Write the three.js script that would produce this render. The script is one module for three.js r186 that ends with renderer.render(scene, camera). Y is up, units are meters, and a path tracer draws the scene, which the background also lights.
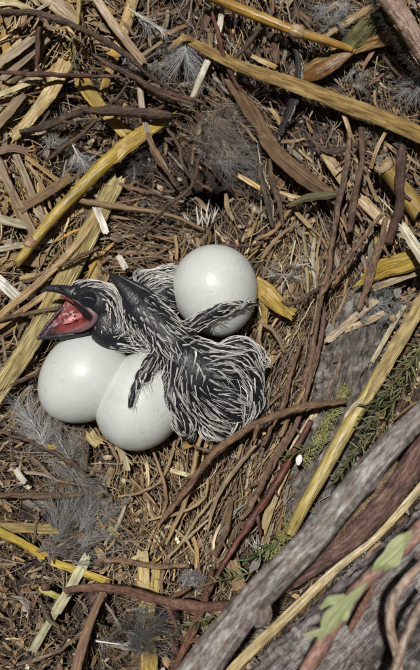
import * as THREE from 'three';
import { ImprovedNoise } from 'three/addons/math/ImprovedNoise.js';
import { toCreasedNormals } from 'three/addons/utils/BufferGeometryUtils.js';

// ---------------------------------------------------------------- camera, sky, sun, exposure
const IMG_W = 420, IMG_H = 670, V3 = THREE.Vector3;
const scene = new THREE.Scene();
const FOV = 44.8, DIST = 0.29, TILT = 8 * Math.PI / 180;
const camera = new THREE.PerspectiveCamera(FOV, IMG_W / IMG_H, 0.01, 20);
camera.position.set(0, DIST * Math.cos(TILT), DIST * Math.sin(TILT));
camera.lookAt(0, 0, 0);
camera.updateMatrixWorld(true);
camera.focus = 0.268;
camera.userData.fStop = 12;

const skyW = 64, skyH = 32, skyData = new Float32Array(skyW * skyH * 4);
for (let j = 0; j < skyH; j++) for (let i = 0; i < skyW; i++) {
  const k = (j * skyW + i) * 4, up = j / (skyH - 1);
  const v = 0.03 + 0.035 * up;
  skyData[k] = v * 0.98; skyData[k + 1] = v; skyData[k + 2] = v * 1.04; skyData[k + 3] = 1;
}
const sky = new THREE.DataTexture(skyData, skyW, skyH, THREE.RGBAFormat, THREE.FloatType);
sky.mapping = THREE.EquirectangularReflectionMapping;
sky.magFilter = THREE.LinearFilter; sky.minFilter = THREE.LinearFilter; sky.needsUpdate = true;
scene.background = sky; scene.environment = sky;

const sun = new THREE.DirectionalLight(new THREE.Color(1, 0.97, 0.92), 5);
sun.position.set(-0.14, 1, -0.16).multiplyScalar(0.8);
sun.target.position.set(0, 0, 0);
sun.castShadow = true; sun.shadow.radius = 3.5; sun.shadow.mapSize.set(4096, 4096);
Object.assign(sun.shadow.camera, { left: -0.3, right: 0.3, top: 0.3, bottom: -0.3, near: 0.1, far: 2 });
sun.shadow.bias = -0.0002;
scene.add(sun, sun.target);

const renderer = new THREE.WebGLRenderer({ antialias: true });
renderer.setSize(642, 1024);
renderer.toneMapping = THREE.LinearToneMapping;
renderer.toneMappingExposure = 0.83;
renderer.shadowMap.enabled = true;
renderer.shadowMap.type = THREE.PCFSoftShadowMap;

// ---------------------------------------------------------------- helpers
function rng(seed) { let a = seed >>> 0; return () => { a = (a + 0x6D2B79F5) | 0; let t = Math.imul(a ^ (a >>> 15), 1 | a); t = (t + Math.imul(t ^ (t >>> 7), 61 | t)) ^ t; return ((t ^ (t >>> 14)) >>> 0) / 4294967296; }; }
let rand = rng(7);
const gauss = () => (rand() + rand() + rand() + rand() - 2) * 1.0;
const lerp = (a, b, t) => a + (b - a) * t, clamp = (x, a, b) => Math.min(b, Math.max(a, x));
const smooth = (a, b, x) => { const t = clamp((x - a) / (b - a), 0, 1); return t * t * (3 - 2 * t); };
const imp = new ImprovedNoise();
const noise = (x, y, z = 0) => imp.noise(x + 31.7, y + 17.3, z + 5.1);
const fbm = (x, y, z = 0, o = 4) => { let s = 0, a = 0.5; for (let i = 0; i < o; i++) { s += a * noise(x, y, z); x *= 2.03; y *= 2.03; z *= 2.03; a *= 0.5; } return s; };

// photo pixels -> points of the nest: the ray through a pixel meets the height y (metres)
const TT = Math.tan(FOV * Math.PI / 360);
const camF = new V3(0, 0, -1).applyQuaternion(camera.quaternion), camR = new V3(1, 0, 0).applyQuaternion(camera.quaternion), camU = new V3(0, 1, 0).applyQuaternion(camera.quaternion);
const rayDir = (px, py) => camF.clone().addScaledVector(camR, (px - 210) / 335 * TT).addScaledVector(camU, -(py - 335) / 335 * TT);
function P(px, py, Y) { const d = rayDir(px, py); return camera.position.clone().addScaledVector(d, (Y - camera.position.y) / d.y); }
function toPx(p) { const q = p.clone().sub(camera.position), z = q.dot(camF); return [210 + q.dot(camR) / z / TT * 335, 335 - q.dot(camU) / z / TT * 335]; }
const mpp = p => p.clone().sub(camera.position).dot(camF) * TT / 335;
const PX = DIST * TT / 335, MM = 0.001;

// the lie of the nest: a shallow cup, its rim rising all round, dark hollows
const hollows = [[206, 190, 16, 6], [108, 254, 6, 6], [300, 560, 30, 12], [395, 500, 26, 10], [262, 352, 12, 4], [160, 165, 14, 4]].map(([x, y, r, d]) => { const p = P(x, y, 0); return [p.x, p.z, r * PX, d * MM]; });
function ground(x, z) {
  const r = Math.hypot(x, z * 0.8);
  let h = 0.022 * smooth(0.045, 0.13, r) + 0.03 * smooth(0.13, 0.4, r);
  h += 0.004 * fbm(x * 28, z * 28, 1, 3) * (0.4 + smooth(0.03, 0.08, r)) + 0.0018 * fbm(x * 160, z * 160, 3, 2);
  for (const [hx, hz, hr, hd] of hollows) { const q = ((x - hx) ** 2 + (z - hz) ** 2) / (hr * hr); if (q < 6) h -= hd * Math.exp(-q); }
  return h;
}
// a deep burrow in the floor, bridged by litter round its mouth
const pits = [[208, 189, 15], [192, 195, 11], [224, 187, 9]].map(([x, y, r]) => { const p = P(x, y, 0.012); return [p.x, p.z, r * PX]; });
function pit(x, z) { let d = 0; for (const [px, pz, r] of pits) { const q = ((x - px) ** 2 + ((z - pz) * 1.25) ** 2) / (r * r); if (q < 4) d = Math.max(d, Math.exp(-(q ** 3)) * (0.05 + .004 * noise(x * 300, z * 300))); } return d; }
const overPit = (x, y, k = 1) => ((x - 207) / 23) ** 2 + ((y - 190) / 12) ** 2 < k;
function at(px, py, hmm = 0) { let Y = 0.008; let p = P(px, py, Y); for (let i = 0; i < 6; i++) { Y = ground(p.x, p.z) + hmm * MM; p = P(px, py, Y); } return p; }

const taken = new Map();
function numbered(name) { const n = taken.get(name) || 0; taken.set(name, n + 1); return n ? `${name}_${String(n).padStart(3, '0')}` : name; }
function tag(o, label, category, group, kind) {
  if (label) o.userData.label = label;
  if (category) o.userData.category = category;
  if (group) o.userData.group = group;
  if (kind) o.userData.kind = kind;
  return o;
}
function mesh(name, geo, material, parent) {
  const m = new THREE.Mesh(geo, material); m.castShadow = m.receiveShadow = true;
  if (parent) { m.name = name; parent.add(m); } else { m.name = numbered(name); scene.add(m); }
  return m;
}
function base(name, label, category, group) { const g = new THREE.Group(); g.name = numbered(name); scene.add(g); return tag(g, label, category, group); }

// mesh builder: positions, uv (metres), linear vertex colours
class MB {
  constructor() { this.p = []; this.u = []; this.c = []; this.i = []; }
  v(p, u, w, c) { this.p.push(p.x, p.y, p.z); this.u.push(u, w); this.c.push(c[0], c[1], c[2]); return this.p.length / 3 - 1; }
  geo(crease) {
    let g = new THREE.BufferGeometry();
    g.setAttribute('position', new THREE.Float32BufferAttribute(this.p, 3));
    g.setAttribute('uv', new THREE.Float32BufferAttribute(this.u, 2));
    g.setAttribute('color', new THREE.Float32BufferAttribute(this.c, 3));
    g.setIndex(this.i); g.computeVertexNormals();
    if (crease) g = toCreasedNormals(g, crease);
    return g;
  }
}
const UP = new V3(0, 1, 0);
function curve(pts, n) { if (pts.length === 2) return Array.from({ length: n + 1 }, (_, i) => pts[0].clone().lerp(pts[1], i / n)); return new THREE.CatmullRomCurve3(pts, false, 'centripetal').getSpacedPoints(n); }
// sweep a closed profile [[across, height], ...] (unit half-width) along points; w(u) half-width in metres
function sweep(mb, pts, prof, w, col, o = {}) {
  const n = pts.length, m = prof.length, t = new V3(), b = new V3(), nn = new V3(), p = new V3();
  const u0 = o.u0 ?? rand() * 5, v0 = o.v0 ?? rand() * 5; let s = 0; const start = mb.p.length / 3;
  for (let i = 0; i < n; i++) {
    t.subVectors(pts[Math.min(n - 1, i + 1)], pts[Math.max(0, i - 1)]).normalize();
    if (i) s += pts[i].distanceTo(pts[i - 1]);
    b.crossVectors(t, o.up || UP); if (b.lengthSq() < 1e-6) b.set(1, 0, 0); b.normalize();
    nn.crossVectors(b, t).normalize();
    const u = i / (n - 1), tw = typeof o.twist === 'function' ? o.twist(u) : (o.twist || 0);
    if (tw) { const c = Math.cos(tw), d = Math.sin(tw), b2 = b.clone(); b.multiplyScalar(c).addScaledVector(nn, d); nn.multiplyScalar(c).addScaledVector(b2, -d); }
    const hw = w(u);
    for (let j = 0; j < m; j++) {
      let [a, h] = prof[j]; let ws = hw;
      if (o.edge) ws *= o.edge(u, a);
      const hs = o.flat ? o.flat(u) : 1;
      p.copy(pts[i]).addScaledVector(b, a * ws).addScaledVector(nn, h * hw * hs);
      if (o.rough) { const q = o.rough(u, j, s); p.addScaledVector(nn, h * q).addScaledVector(b, a * q); }
      if (o.ragged && (i === 0 || i === n - 1)) p.addScaledVector(t, (i ? 1 : -1) * o.ragged * hw * (noise(a * 3.1 + u0, u0 * 3, i) * 1.6));
      mb.v(p, u0 * 0.1 + s, v0 * 0.1 + a * hw + h * hw * 0.3, col(u, a, s, j));
    }
  }
  for (let i = 0; i < n - 1; i++) for (let j = 0; j < m; j++) {
    const a = start + i * m + j, b2 = start + i * m + (j + 1) % m, c = a + m, d = b2 + m;
    mb.i.push(a, c, b2, b2, c, d);
  }
  for (const e of [0, n - 1]) {
    const ctr = new V3(); for (let j = 0; j < m; j++) ctr.add(new V3().fromArray(mb.p, (start + e * m + j) * 3)); ctr.divideScalar(m);
    const k = mb.v(ctr, u0 * .1 + (e ? s : 0), v0 * .1, o.capCol || col(e ? 1 : 0, 0, s, 0));
    for (let j = 0; j < m; j++) { const a = start + e * m + j, c = start + e * m + (j + 1) % m; e ? mb.i.push(a, k, c) : mb.i.push(a, c, k); }
  }
}
const circle = k => Array.from({ length: k }, (_, j) => [Math.cos(j / k * 2 * Math.PI), Math.sin(j / k * 2 * Math.PI)]);
const R10 = circle(10), R8 = circle(8), R5 = circle(5), R3 = circle(3), R16 = circle(16);
function flatProf(k, thick, ridge, arch, seed) {          // a split straw or leaf: ridged, arched top, thin
  const top = [], bot = [];
  for (let i = 0; i <= k; i++) {
    const a = -1 + 2 * i / k, y = arch * (1 - a * a), r = k > 16 ? ridge * (i % 2 ? .8 : -.8) * (i && i < k ? 1 : 0) : ridge * (0.5 + 0.5 * noise(i * 3.7, seed, 2)) * (i % 2 ? 1 : -0.6);
    top.push([a, y + (i === 0 || i === k ? thick * .2 : thick * .5) + r]); bot.push([a, y - (i === 0 || i === k ? thick * .2 : thick * .5)]);
  }
  return [...top, ...bot.reverse()].reverse();
}

// ---------------------------------------------------------------- textures and materials
function tex(w, h, f, srgb, rep = 1) {
  const d = new Uint8Array(w * h * 4);
  for (let y = 0; y < h; y++) for (let x = 0; x < w; x++) { const c = f(x / w, y / h), k = (y * w + x) * 4; for (let q = 0; q < 3; q++) d[k + q] = clamp(Math.round(255 * (Array.isArray(c) ? c[q] : c)), 0, 255); d[k + 3] = 255; }
  const t = new THREE.DataTexture(d, w, h); t.wrapS = t.wrapT = THREE.RepeatWrapping; t.magFilter = THREE.LinearFilter; t.minFilter = THREE.LinearMipmapLinearFilter; t.generateMipmaps = true;
  if (srgb) t.colorSpace = THREE.SRGBColorSpace; t.repeat.set(rep, rep); t.needsUpdate = true; return t;
}
// noise that tiles: sample on a torus
const tile = (u, v, fu, fv, z) => noise(Math.cos(u * 6.2832) * fu / 6.2832, Math.sin(u * 6.2832) * fu / 6.2832 + z * 3.3, Math.cos(v * 6.2832) * fv / 6.2832 + 2.2 * z) * 0.5 + noise(Math.sin(v * 6.2832) * fv / 6.2832 + z, Math.cos(u * 6.2832) * fu / 6.2832, Math.sin(u * 6.2832) * fu / 6.2832 - z) * 0.5;
const straw_v = (u, v) => { const a = tile(u, v, 4, 90, 1) * 1.0 + tile(u, v, 10, 200, 2) * .6; const st = Math.max(0, tile(u, v, 14, 14, 5) - 0.12) * 1.6; return 0.9 + a * 0.42 - st * 0.15; };
const strawMap = tex(512, 512, (u, v) => { const s = straw_v(u, v); return [s, s * 0.985, s * 0.96]; }, true, 1 / 0.03);
const strawBump = tex(512, 512, (u, v) => 0.5 + tile(u, v, 3, 90, 1) * .7 + tile(u, v, 8, 220, 2) * .5, false, 1 / 0.03);
const bark_v = (u, v) => 0.5 + tile(u, v, 6, 60, 3) * .7 + tile(u, v, 16, 130, 4) * .7 + tile(u, v, 60, 190, 6) * .45;
const barkMap = tex(512, 512, (u, v) => { const s = 0.55 + bark_v(u, v) * .55; return [s, s * .98, s * .97]; }, true, 1 / 0.03);
const barkBump = tex(512, 512, (u, v) => bark_v(u, v), false, 1 / 0.03);
const M = (o) => new THREE.MeshStandardMaterial({ vertexColors: true, roughness: 0.8, ...o });
const strawMat = M({ map: strawMap, bumpMap: strawBump, bumpScale: 0.00022, roughness: 0.4, side: THREE.DoubleSide });
const dullStraw = M({ map: strawMap, bumpMap: strawBump, bumpScale: 0.00025, roughness: 0.72, side: THREE.DoubleSide });
const barkMat = M({ map: barkMap, bumpMap: barkBump, bumpScale: 0.0004, roughness: 0.82 });
const smoothBark = M({ map: barkMap, bumpMap: barkBump, bumpScale: 0.00015, roughness: 0.6 });
const fibreMat = M({ roughness: 0.55 });
const downMat = M({ roughness: 0.75 });
const leafMat = M({ roughness: 0.6, side: THREE.DoubleSide });

// linear base colours
const C = {
  yellow: [.50, .32, .055], gold: [.46, .27, .05], tan: [.40, .27, .12], pale: [.58, .49, .28], cream: [.66, .58, .40], white: [.66, .63, .56],
  grey: [.31, .225, .13], brown: [.19, .108, .052], dbrown: [.075, .042, .026], red: [.13, .045, .028], rbrown: [.17, .085, .055], orange: [.30, .15, .035],
  olive: [.25, .22, .07], dark: [.03, .023, .02], gbark: [.26, .24, .22], pbark: [.16, .115, .105], pink: [.36, .21, .16], ygreen: [.40, .37, .09],
};
const vary = (c, k) => { const a = 1 + k * gauss(), b = k * .3 * gauss(); return [c[0] * (a + b), c[1] * a, c[2] * (a - b)]; };
const mixc = (a, b, t) => [lerp(a[0], b[0], t), lerp(a[1], b[1], t), lerp(a[2], b[2], t)];

// hand-laid pieces. pts: [x, y, h] in photo pixels and mm over the nest floor (or absolute mm with o.abs)
const lay = (pts, o = {}) => pts.map(([x, y, h]) => o.abs ? P(x, y, h * MM) : at(x, y, h));
function wfun(w, p, ends) { const arr = Array.isArray(w) ? w : [w]; return u => { const k = u * (arr.length - 1), i = Math.min(arr.length - 2, Math.floor(k)); const v = arr.length === 1 ? arr[0] : lerp(arr[i], arr[i + 1], k - i); return v * 0.5 * p; }; }
function blade(name, label, pts, w, col, o = {}) {        // flat or split straw
  const q = lay(pts, o), scale = mpp(q[q.length >> 1]), len = q.reduce((s, p, i) => i ? s + p.distanceTo(q[i - 1]) : 0, 0);
  const n = Math.max(6, Math.min(46, Math.round(len / (1.3 * MM)))), mb = new MB(), sd = rand() * 50, c0 = vary(col, .07), c1 = o.col2 || vary(col, .22), dirt = o.dirt ?? .35;
  const wide = (Array.isArray(w) ? w[0] : w), k = o.ribs || (wide > 7 ? 12 : 7);
  sweep(mb, curve(q, n), flatProf(k, o.thick ?? .22, o.ridge ?? .07, o.arch ?? .28, sd), wfun(w, scale), (u, a, s) => {
    const m = clamp(.5 + 1.2 * noise(s * 55 + .3, a * 2.7 + sd * 1.7, sd) + .5 * noise(s * 30, a * 8.3, sd + 2), 0, 1), d = dirt * (smooth(.12, .4, noise(s * 42 + .7, a * 7.1 + 3, sd + 4)) + 1.2 * smooth(.22, .42, fbm(s * 170, a * 2.3 + .4, sd + 9, 3)));
    const l = 1 + .16 * noise(s * 20, a * 13.7, sd + 6); return mixc(mixc(c0, c1, m), [.10, .07, .045], Math.min(.85, d)).map(q => q * l);
  }, { ragged: o.ragged ?? 1.1, twist: o.twist, edge: (u, a) => 1 + .10 * (o.frill || 1) * noise(u * len * 220, a > 0 ? 3 : 8, sd) + (Math.abs(a) > .9 ? .08 * noise(u * len * 900, a * 4, sd) : 0), capCol: mixc(c0, C.cream, .3) });
  return tag(mesh(name, mb.geo(0.9), o.mat || strawMat, o.parent), label, o.parent ? null : (o.cat || 'straw'), o.group);
}
function stick(name, label, pts, w, col, o = {}) {        // twigs, rootlets, canes: round
  const q = lay(pts, o), scale = mpp(q[q.length >> 1]), len = q.reduce((s, p, i) => i ? s + p.distanceTo(q[i - 1]) : 0, 0);
  const n = Math.max(8, Math.min(o.rings || 70, Math.round(len / (0.8 * MM)))), mb = new MB(), sd = rand() * 50, c0 = vary(col, .08), c1 = o.col2 || vary(mixc(col, C.grey, .35), .15);
  const kn = o.knots ?? .25, wf = wfun(w, scale), wob = o.wobble ?? .35;
  const line = curve(q, n).map((p, i) => { const a = i / n * len * 130; return p.add(new V3(noise(a, sd, 1), noise(a, sd, 5) * .6, noise(a, sd, 9)).multiplyScalar(wob * scale * 2)).add(new V3(noise(a * 2.7, sd, 3), 0, noise(a * 2.7, sd, 12)).multiplyScalar(wob * scale * 1.5)); });
  sweep(mb, line, o.prof || (len / n < 2e-3 && (Array.isArray(w) ? w[0] : w) > 14 ? R16 : R10), wf, (u, a, s, j) => {
    const m = smooth(-.15, .35, noise(s * 120, j * .9 + .3, sd) + .5 * noise(s * 420, j * 1.3, sd + 2)); let c = mixc(c0, c1, m * (o.mottle ?? .7));
    if (o.spots) c = mixc(c, o.spots, smooth(.18, .3, noise(s * 300, j * .9, sd + 7)) * .9);
    return c;
  }, { ragged: o.ragged ?? .5, rough: (u, j, s) => wf(u) * (kn * (noise(s * 190, j * .83 + .4, sd) * .75 + noise(s * 70, j * 1.7, sd + 8) * .5 + Math.max(0, noise(s * 120, 1.5, sd + 3) - .22) * 2.4 + .8 * noise(s * 60, .5, sd + 5))), capCol: o.cap || mixc(c0, C.tan, .5) });
  const t = tag(mesh(name, mb.geo(), o.mat || barkMat, o.parent), label, o.parent ? null : (o.cat || 'twig'), o.group);
  for (let i = 0; i < (o.shoots || 0); i++) {            // snapped side shoots
    const k = Math.floor(n * (.12 + .76 * rand())), a = line[k], tt = line[Math.min(n, k + 2)].clone().sub(line[Math.max(0, k - 2)]).normalize(), sd2 = new V3(tt.z, .35 * gauss(), -tt.x).multiplyScalar(rand() < .5 ? 1 : -1), L = wf(k / n) * (2.2 + 4 * rand() ** 2), r = wf(k / n) * (.35 + .2 * rand());
    const d = sd2.addScaledVector(tt, .7 + .5 * rand()).normalize(), sb = new MB(), cc = vary(c0, .1);
    sweep(sb, [0, .3, .6, 1].map(v => a.clone().addScaledVector(d, L * v + wf(k / n) * .5).addScaledVector(UP, noise(v * 3, k) * L * .2)), R8, v => r * (1.35 - .6 * v), (v, q, s) => mixc(cc, c1, smooth(0, .4, noise(s * 300, q * 2, sd))), { ragged: .8, capCol: mixc(c0, C.tan, .6) });
    mesh('side_shoot', sb.geo(), o.mat || barkMat, t);
  }
  return t;
}
// ---------------------------------------------------------------- the setting: the nest floor
{
  const N = 460, R = 1.1, g = new THREE.PlaneGeometry(1, 1, N, N), p = g.attributes.position, uv = g.attributes.uv, col = [];
  const f = t => { const s = t * 2 - 1; return Math.sign(s) * (Math.abs(s) * .17 + (R - .17) * Math.abs(s) ** 6); };
  for (let i = 0; i < p.count; i++) {
    const x = f(p.getX(i) + .5), z = f(.5 - p.getY(i)); p.setXYZ(i, x, ground(x, z) - .0006 - pit(x, z), z); uv.setXY(i, x, z);
    const n = fbm(x * 60, z * 60, 4, 4), m = fbm(x * 300, z * 300, 8, 3), c = mixc(mixc([.035, .024, .017], [.09, .062, .04], smooth(-.15, .4, n)), [.16, .13, .10], smooth(.12, .4, m) * .6);
    col.push(...c);
  }
  g.setAttribute('color', new THREE.Float32BufferAttribute(col, 3)); g.computeVertexNormals();
  tag(mesh('nest_floor', g, barkMat), 'dark crumbly brown floor of the nest under the litter', 'nest floor', null, 'structure');
}
// ---------------------------------------------------------------- eggs
const eggs = [];
function egg(label, x, y, Ymm, a, b, ang, lean) {
  const c = P(x, y, Ymm * MM), s = mpp(c);
  const t = ang * Math.PI / 180, axis = new V3(Math.cos(t) * Math.cos(lean), Math.sin(lean), Math.sin(t) * Math.cos(lean));
  const A = a * s, B = b * s, pts = [];
  for (let i = 0; i <= 72; i++) { const th = Math.PI * (1 - i / 72), cx = Math.cos(th); pts.push(new THREE.Vector2(Math.max(1e-6, B * Math.sin(th) * (1 + 0.075 * cx - 0.02 * cx * cx)), A * cx)); }
  const g = new THREE.LatheGeometry(pts, 96);
  const p = g.attributes.position, col = [];
  const sd = x * .37;
  for (let i = 0; i < p.count; i++) {
    const q = new V3().fromBufferAttribute(p, i).multiplyScalar(1 / B);
    const n = fbm(q.x * 2.2 + sd, q.y * 2.2, q.z * 2.2, 3), f = fbm(q.x * 9 + sd, q.y * 7, q.z * 9, 3);
    const st = smooth(.1, .5, n) * .07;
    col.push(lerp(.595, .43, st), lerp(.625, .39, st), lerp(.60, .30, st));
  }
  g.setAttribute('color', new THREE.Float32BufferAttribute(col, 3));
  const m = mesh('egg', g, eggMat);
  m.position.copy(c); m.quaternion.setFromUnitVectors(UP, axis);
  eggs.push({ c, axis, A, B });
  return tag(m, label, 'egg', 'eggs in the nest');
}
const specks = (() => { const r = rng(3), L = []; for (let i = 0; i < 80; i++) L.push([r(), r(), .0008 + .0030 * r() ** 2, .2 + .5 * r(), .6 + r() * .9]); return L; })();
const eggMap = tex(1024, 512, (u, v) => {
  let s = 0.985 + .03 * tile(u, v, 60, 60, 1) + .05 * tile(u, v, 12, 9, 4), k = 0;
  for (const [x, y, r, a, e] of specks) { const dx = (u - x) / e, dy = (v - y); const d = Math.hypot(dx, dy); if (d < r * 2) k = Math.max(k, a * smooth(r * 1.6, r * .4, d + r * .5 * noise(u * 400, v * 400))); }
  { const st = .10 * smooth(.1, .4, fbm(u * 7, v * 4, 3, 5)) + .25 * smooth(.24, .4, fbm(u * 70 + 5, v * 20, 7, 3)) * smooth(-.05, .25, noise(u * 6, v * 4, 9)); s *= 1 - st * .5; }
  return [s * (1 - k * .75), s * (1 - k * .82), s * (1 - k * .9)];
}, true);
const eggMat = new THREE.MeshPhysicalMaterial({ vertexColors: true, map: eggMap, roughness: .41, specularIntensity: .85, bumpMap: tex(512, 512, (u, v) => .5 + .5 * tile(u, v, 110, 110, 2) + .5 * tile(u, v, 50, 50, 9)), bumpScale: .000045 });
egg('whole white egg behind the chicks, nearest the yellow husk scrap', 215.5, 291, 13.5, 46.5, 42.5, -103, .06);
egg('white egg half under the gaping chick\'s throat, beside the pale broad straw', 84, 378.5, 13, 49.5, 43, -42, .05);
egg('white egg under the closed-bill chick\'s small wing, between the other egg and its body', 142, 399, 13.5, 53, 43.5, 118, -.04);
function eggHit(px, py) {                                  // where the ray through a pixel meets an egg
  let best = null;
  for (const e of eggs) {
    const o = camera.position.clone().sub(e.c), d = rayDir(px, py).normalize();
    const sq = v => { const k = v.dot(e.axis); return v.clone().addScaledVector(e.axis, -k).multiplyScalar(1 / e.B).addScaledVector(e.axis, k / e.A); };
    const O = sq(o), Dd = sq(d), a = Dd.dot(Dd), b = O.dot(Dd), c = O.dot(O) - 1, q = b * b - a * c;
    if (q > 0) { const t = (-b - Math.sqrt(q)) / a; if (!best || t < best.t) best = { t, p: camera.position.clone().addScaledVector(d, t) }; }
  }
  return best && best.p;
}

// ---------------------------------------------------------------- bodies: smooth union of tapered capsules, meshed by surface nets
const rp = r => r * PX * .93;
class Body {
  constructor(bones, k) {
    this.k = k;
    this.b = bones.map(([p, r, q, s, kk]) => { const d = q.clone().sub(p); return { p, r, d, dr: s - r, l2: Math.max(1e-12, d.lengthSq()), k: kk ?? k }; });
    this.box = new THREE.Box3(); for (const [p, r, q, s] of bones) { const m = Math.max(r, s) + .003; this.box.expandByPoint(p.clone().addScalar(m)).expandByPoint(p.clone().addScalar(-m)).expandByPoint(q.clone().addScalar(m)).expandByPoint(q.clone().addScalar(-m)); }
  }
  d(x, y, z) {
    let s = 1;
    for (const b of this.b) {
      const ax = x - b.p.x, ay = y - b.p.y, az = z - b.p.z, t = clamp((ax * b.d.x + ay * b.d.y + az * b.d.z) / b.l2, 0, 1);
      const ex = ax - b.d.x * t, ey = ay - b.d.y * t, ez = az - b.d.z * t, e = Math.sqrt(ex * ex + ey * ey + ez * ez) - b.r - b.dr * t;
      const h = Math.max(b.k - Math.abs(s - e), 0) / b.k; s = Math.min(s, e) - h * h * b.k * .25;
    }
    return s;
  }
  n(p) { const e = 2e-4, x = p.x, y = p.y, z = p.z; return new V3(this.d(x + e, y, z) - this.d(x - e, y, z), this.d(x, y + e, z) - this.d(x, y - e, z), this.d(x, y, z + e) - this.d(x, y, z - e)).normalize(); }
  net(cell, colf) {
    const bx = this.box, o = bx.min, nx = Math.ceil((bx.max.x - o.x) / cell) + 1, ny = Math.ceil((bx.max.y - o.y) / cell) + 1, nz = Math.ceil((bx.max.z - o.z) / cell) + 1;
    const F = new Float32Array(nx * ny * nz), id = (i, j, k) => i + nx * (j + ny * k);
    for (let k = 0; k < nz; k++) for (let j = 0; j < ny; j++) for (let i = 0; i < nx; i++) F[id(i, j, k)] = this.d(o.x + i * cell, o.y + j * cell, o.z + k * cell);
    const V = new Int32Array(nx * ny * nz).fill(-1), pos = [], idx = [], col = [];
    const E = [[0, 1], [2, 3], [4, 5], [6, 7], [0, 2], [1, 3], [4, 6], [5, 7], [0, 4], [1, 5], [2, 6], [3, 7]];
    for (let k = 0; k < nz - 1; k++) for (let j = 0; j < ny - 1; j++) for (let i = 0; i < nx - 1; i++) {
      const f = []; let neg = 0; for (let q = 0; q < 8; q++) { f[q] = F[id(i + (q & 1), j + (q >> 1 & 1), k + (q >> 2))]; if (f[q] < 0) neg++; }
      if (!neg || neg === 8) continue;
      let x = 0, y = 0, z = 0, n = 0;
      for (const [a, b] of E) if ((f[a] < 0) !== (f[b] < 0)) { const t = f[a] / (f[a] - f[b]); x += lerp(a & 1, b & 1, t); y += lerp(a >> 1 & 1, b >> 1 & 1, t); z += lerp(a >> 2, b >> 2, t); n++; }
      V[id(i, j, k)] = pos.length / 3; const p = new V3(o.x + (i + x / n) * cell, o.y + (j + y / n) * cell, o.z + (k + z / n) * cell);
      const g = this.n(p); p.addScaledVector(g, -this.d(p.x, p.y, p.z) * .8);
      pos.push(p.x, p.y, p.z); col.push(...colf(p));
    }
    const quad = (a, b, c, d, flip) => { if (a < 0 || b < 0 || c < 0 || d < 0) return; flip ? idx.push(a, c, b, a, d, c) : idx.push(a, b, c, a, c, d); };
    for (let k = 1; k < nz - 1; k++) for (let j = 1; j < ny - 1; j++) for (let i = 1; i < nx - 1; i++) {
      const f = F[id(i, j, k)] < 0;
      if (f !== F[id(i + 1, j, k)] < 0) quad(V[id(i, j - 1, k - 1)], V[id(i, j, k - 1)], V[id(i, j, k)], V[id(i, j - 1, k)], !f);
      if (f !== F[id(i, j + 1, k)] < 0) quad(V[id(i - 1, j, k - 1)], V[id(i - 1, j, k)], V[id(i, j, k)], V[id(i, j, k - 1)], !f);
      if (f !== F[id(i, j, k + 1)] < 0) quad(V[id(i - 1, j - 1, k)], V[id(i, j - 1, k)], V[id(i, j, k)], V[id(i - 1, j, k)], !f);
    }
    const g = new THREE.BufferGeometry(); g.setAttribute('position', new THREE.Float32BufferAttribute(pos, 3)); g.setAttribute('color', new THREE.Float32BufferAttribute(col, 3));
    const uv = []; for (let i = 0; i < pos.length; i += 3) uv.push(pos[i] + pos[i + 1] * .6, pos[i + 2] + pos[i + 1] * .6); g.setAttribute('uv', new THREE.Float32BufferAttribute(uv, 2));
    g.setIndex(idx); g.computeVertexNormals(); return g;
  }
}
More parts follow.
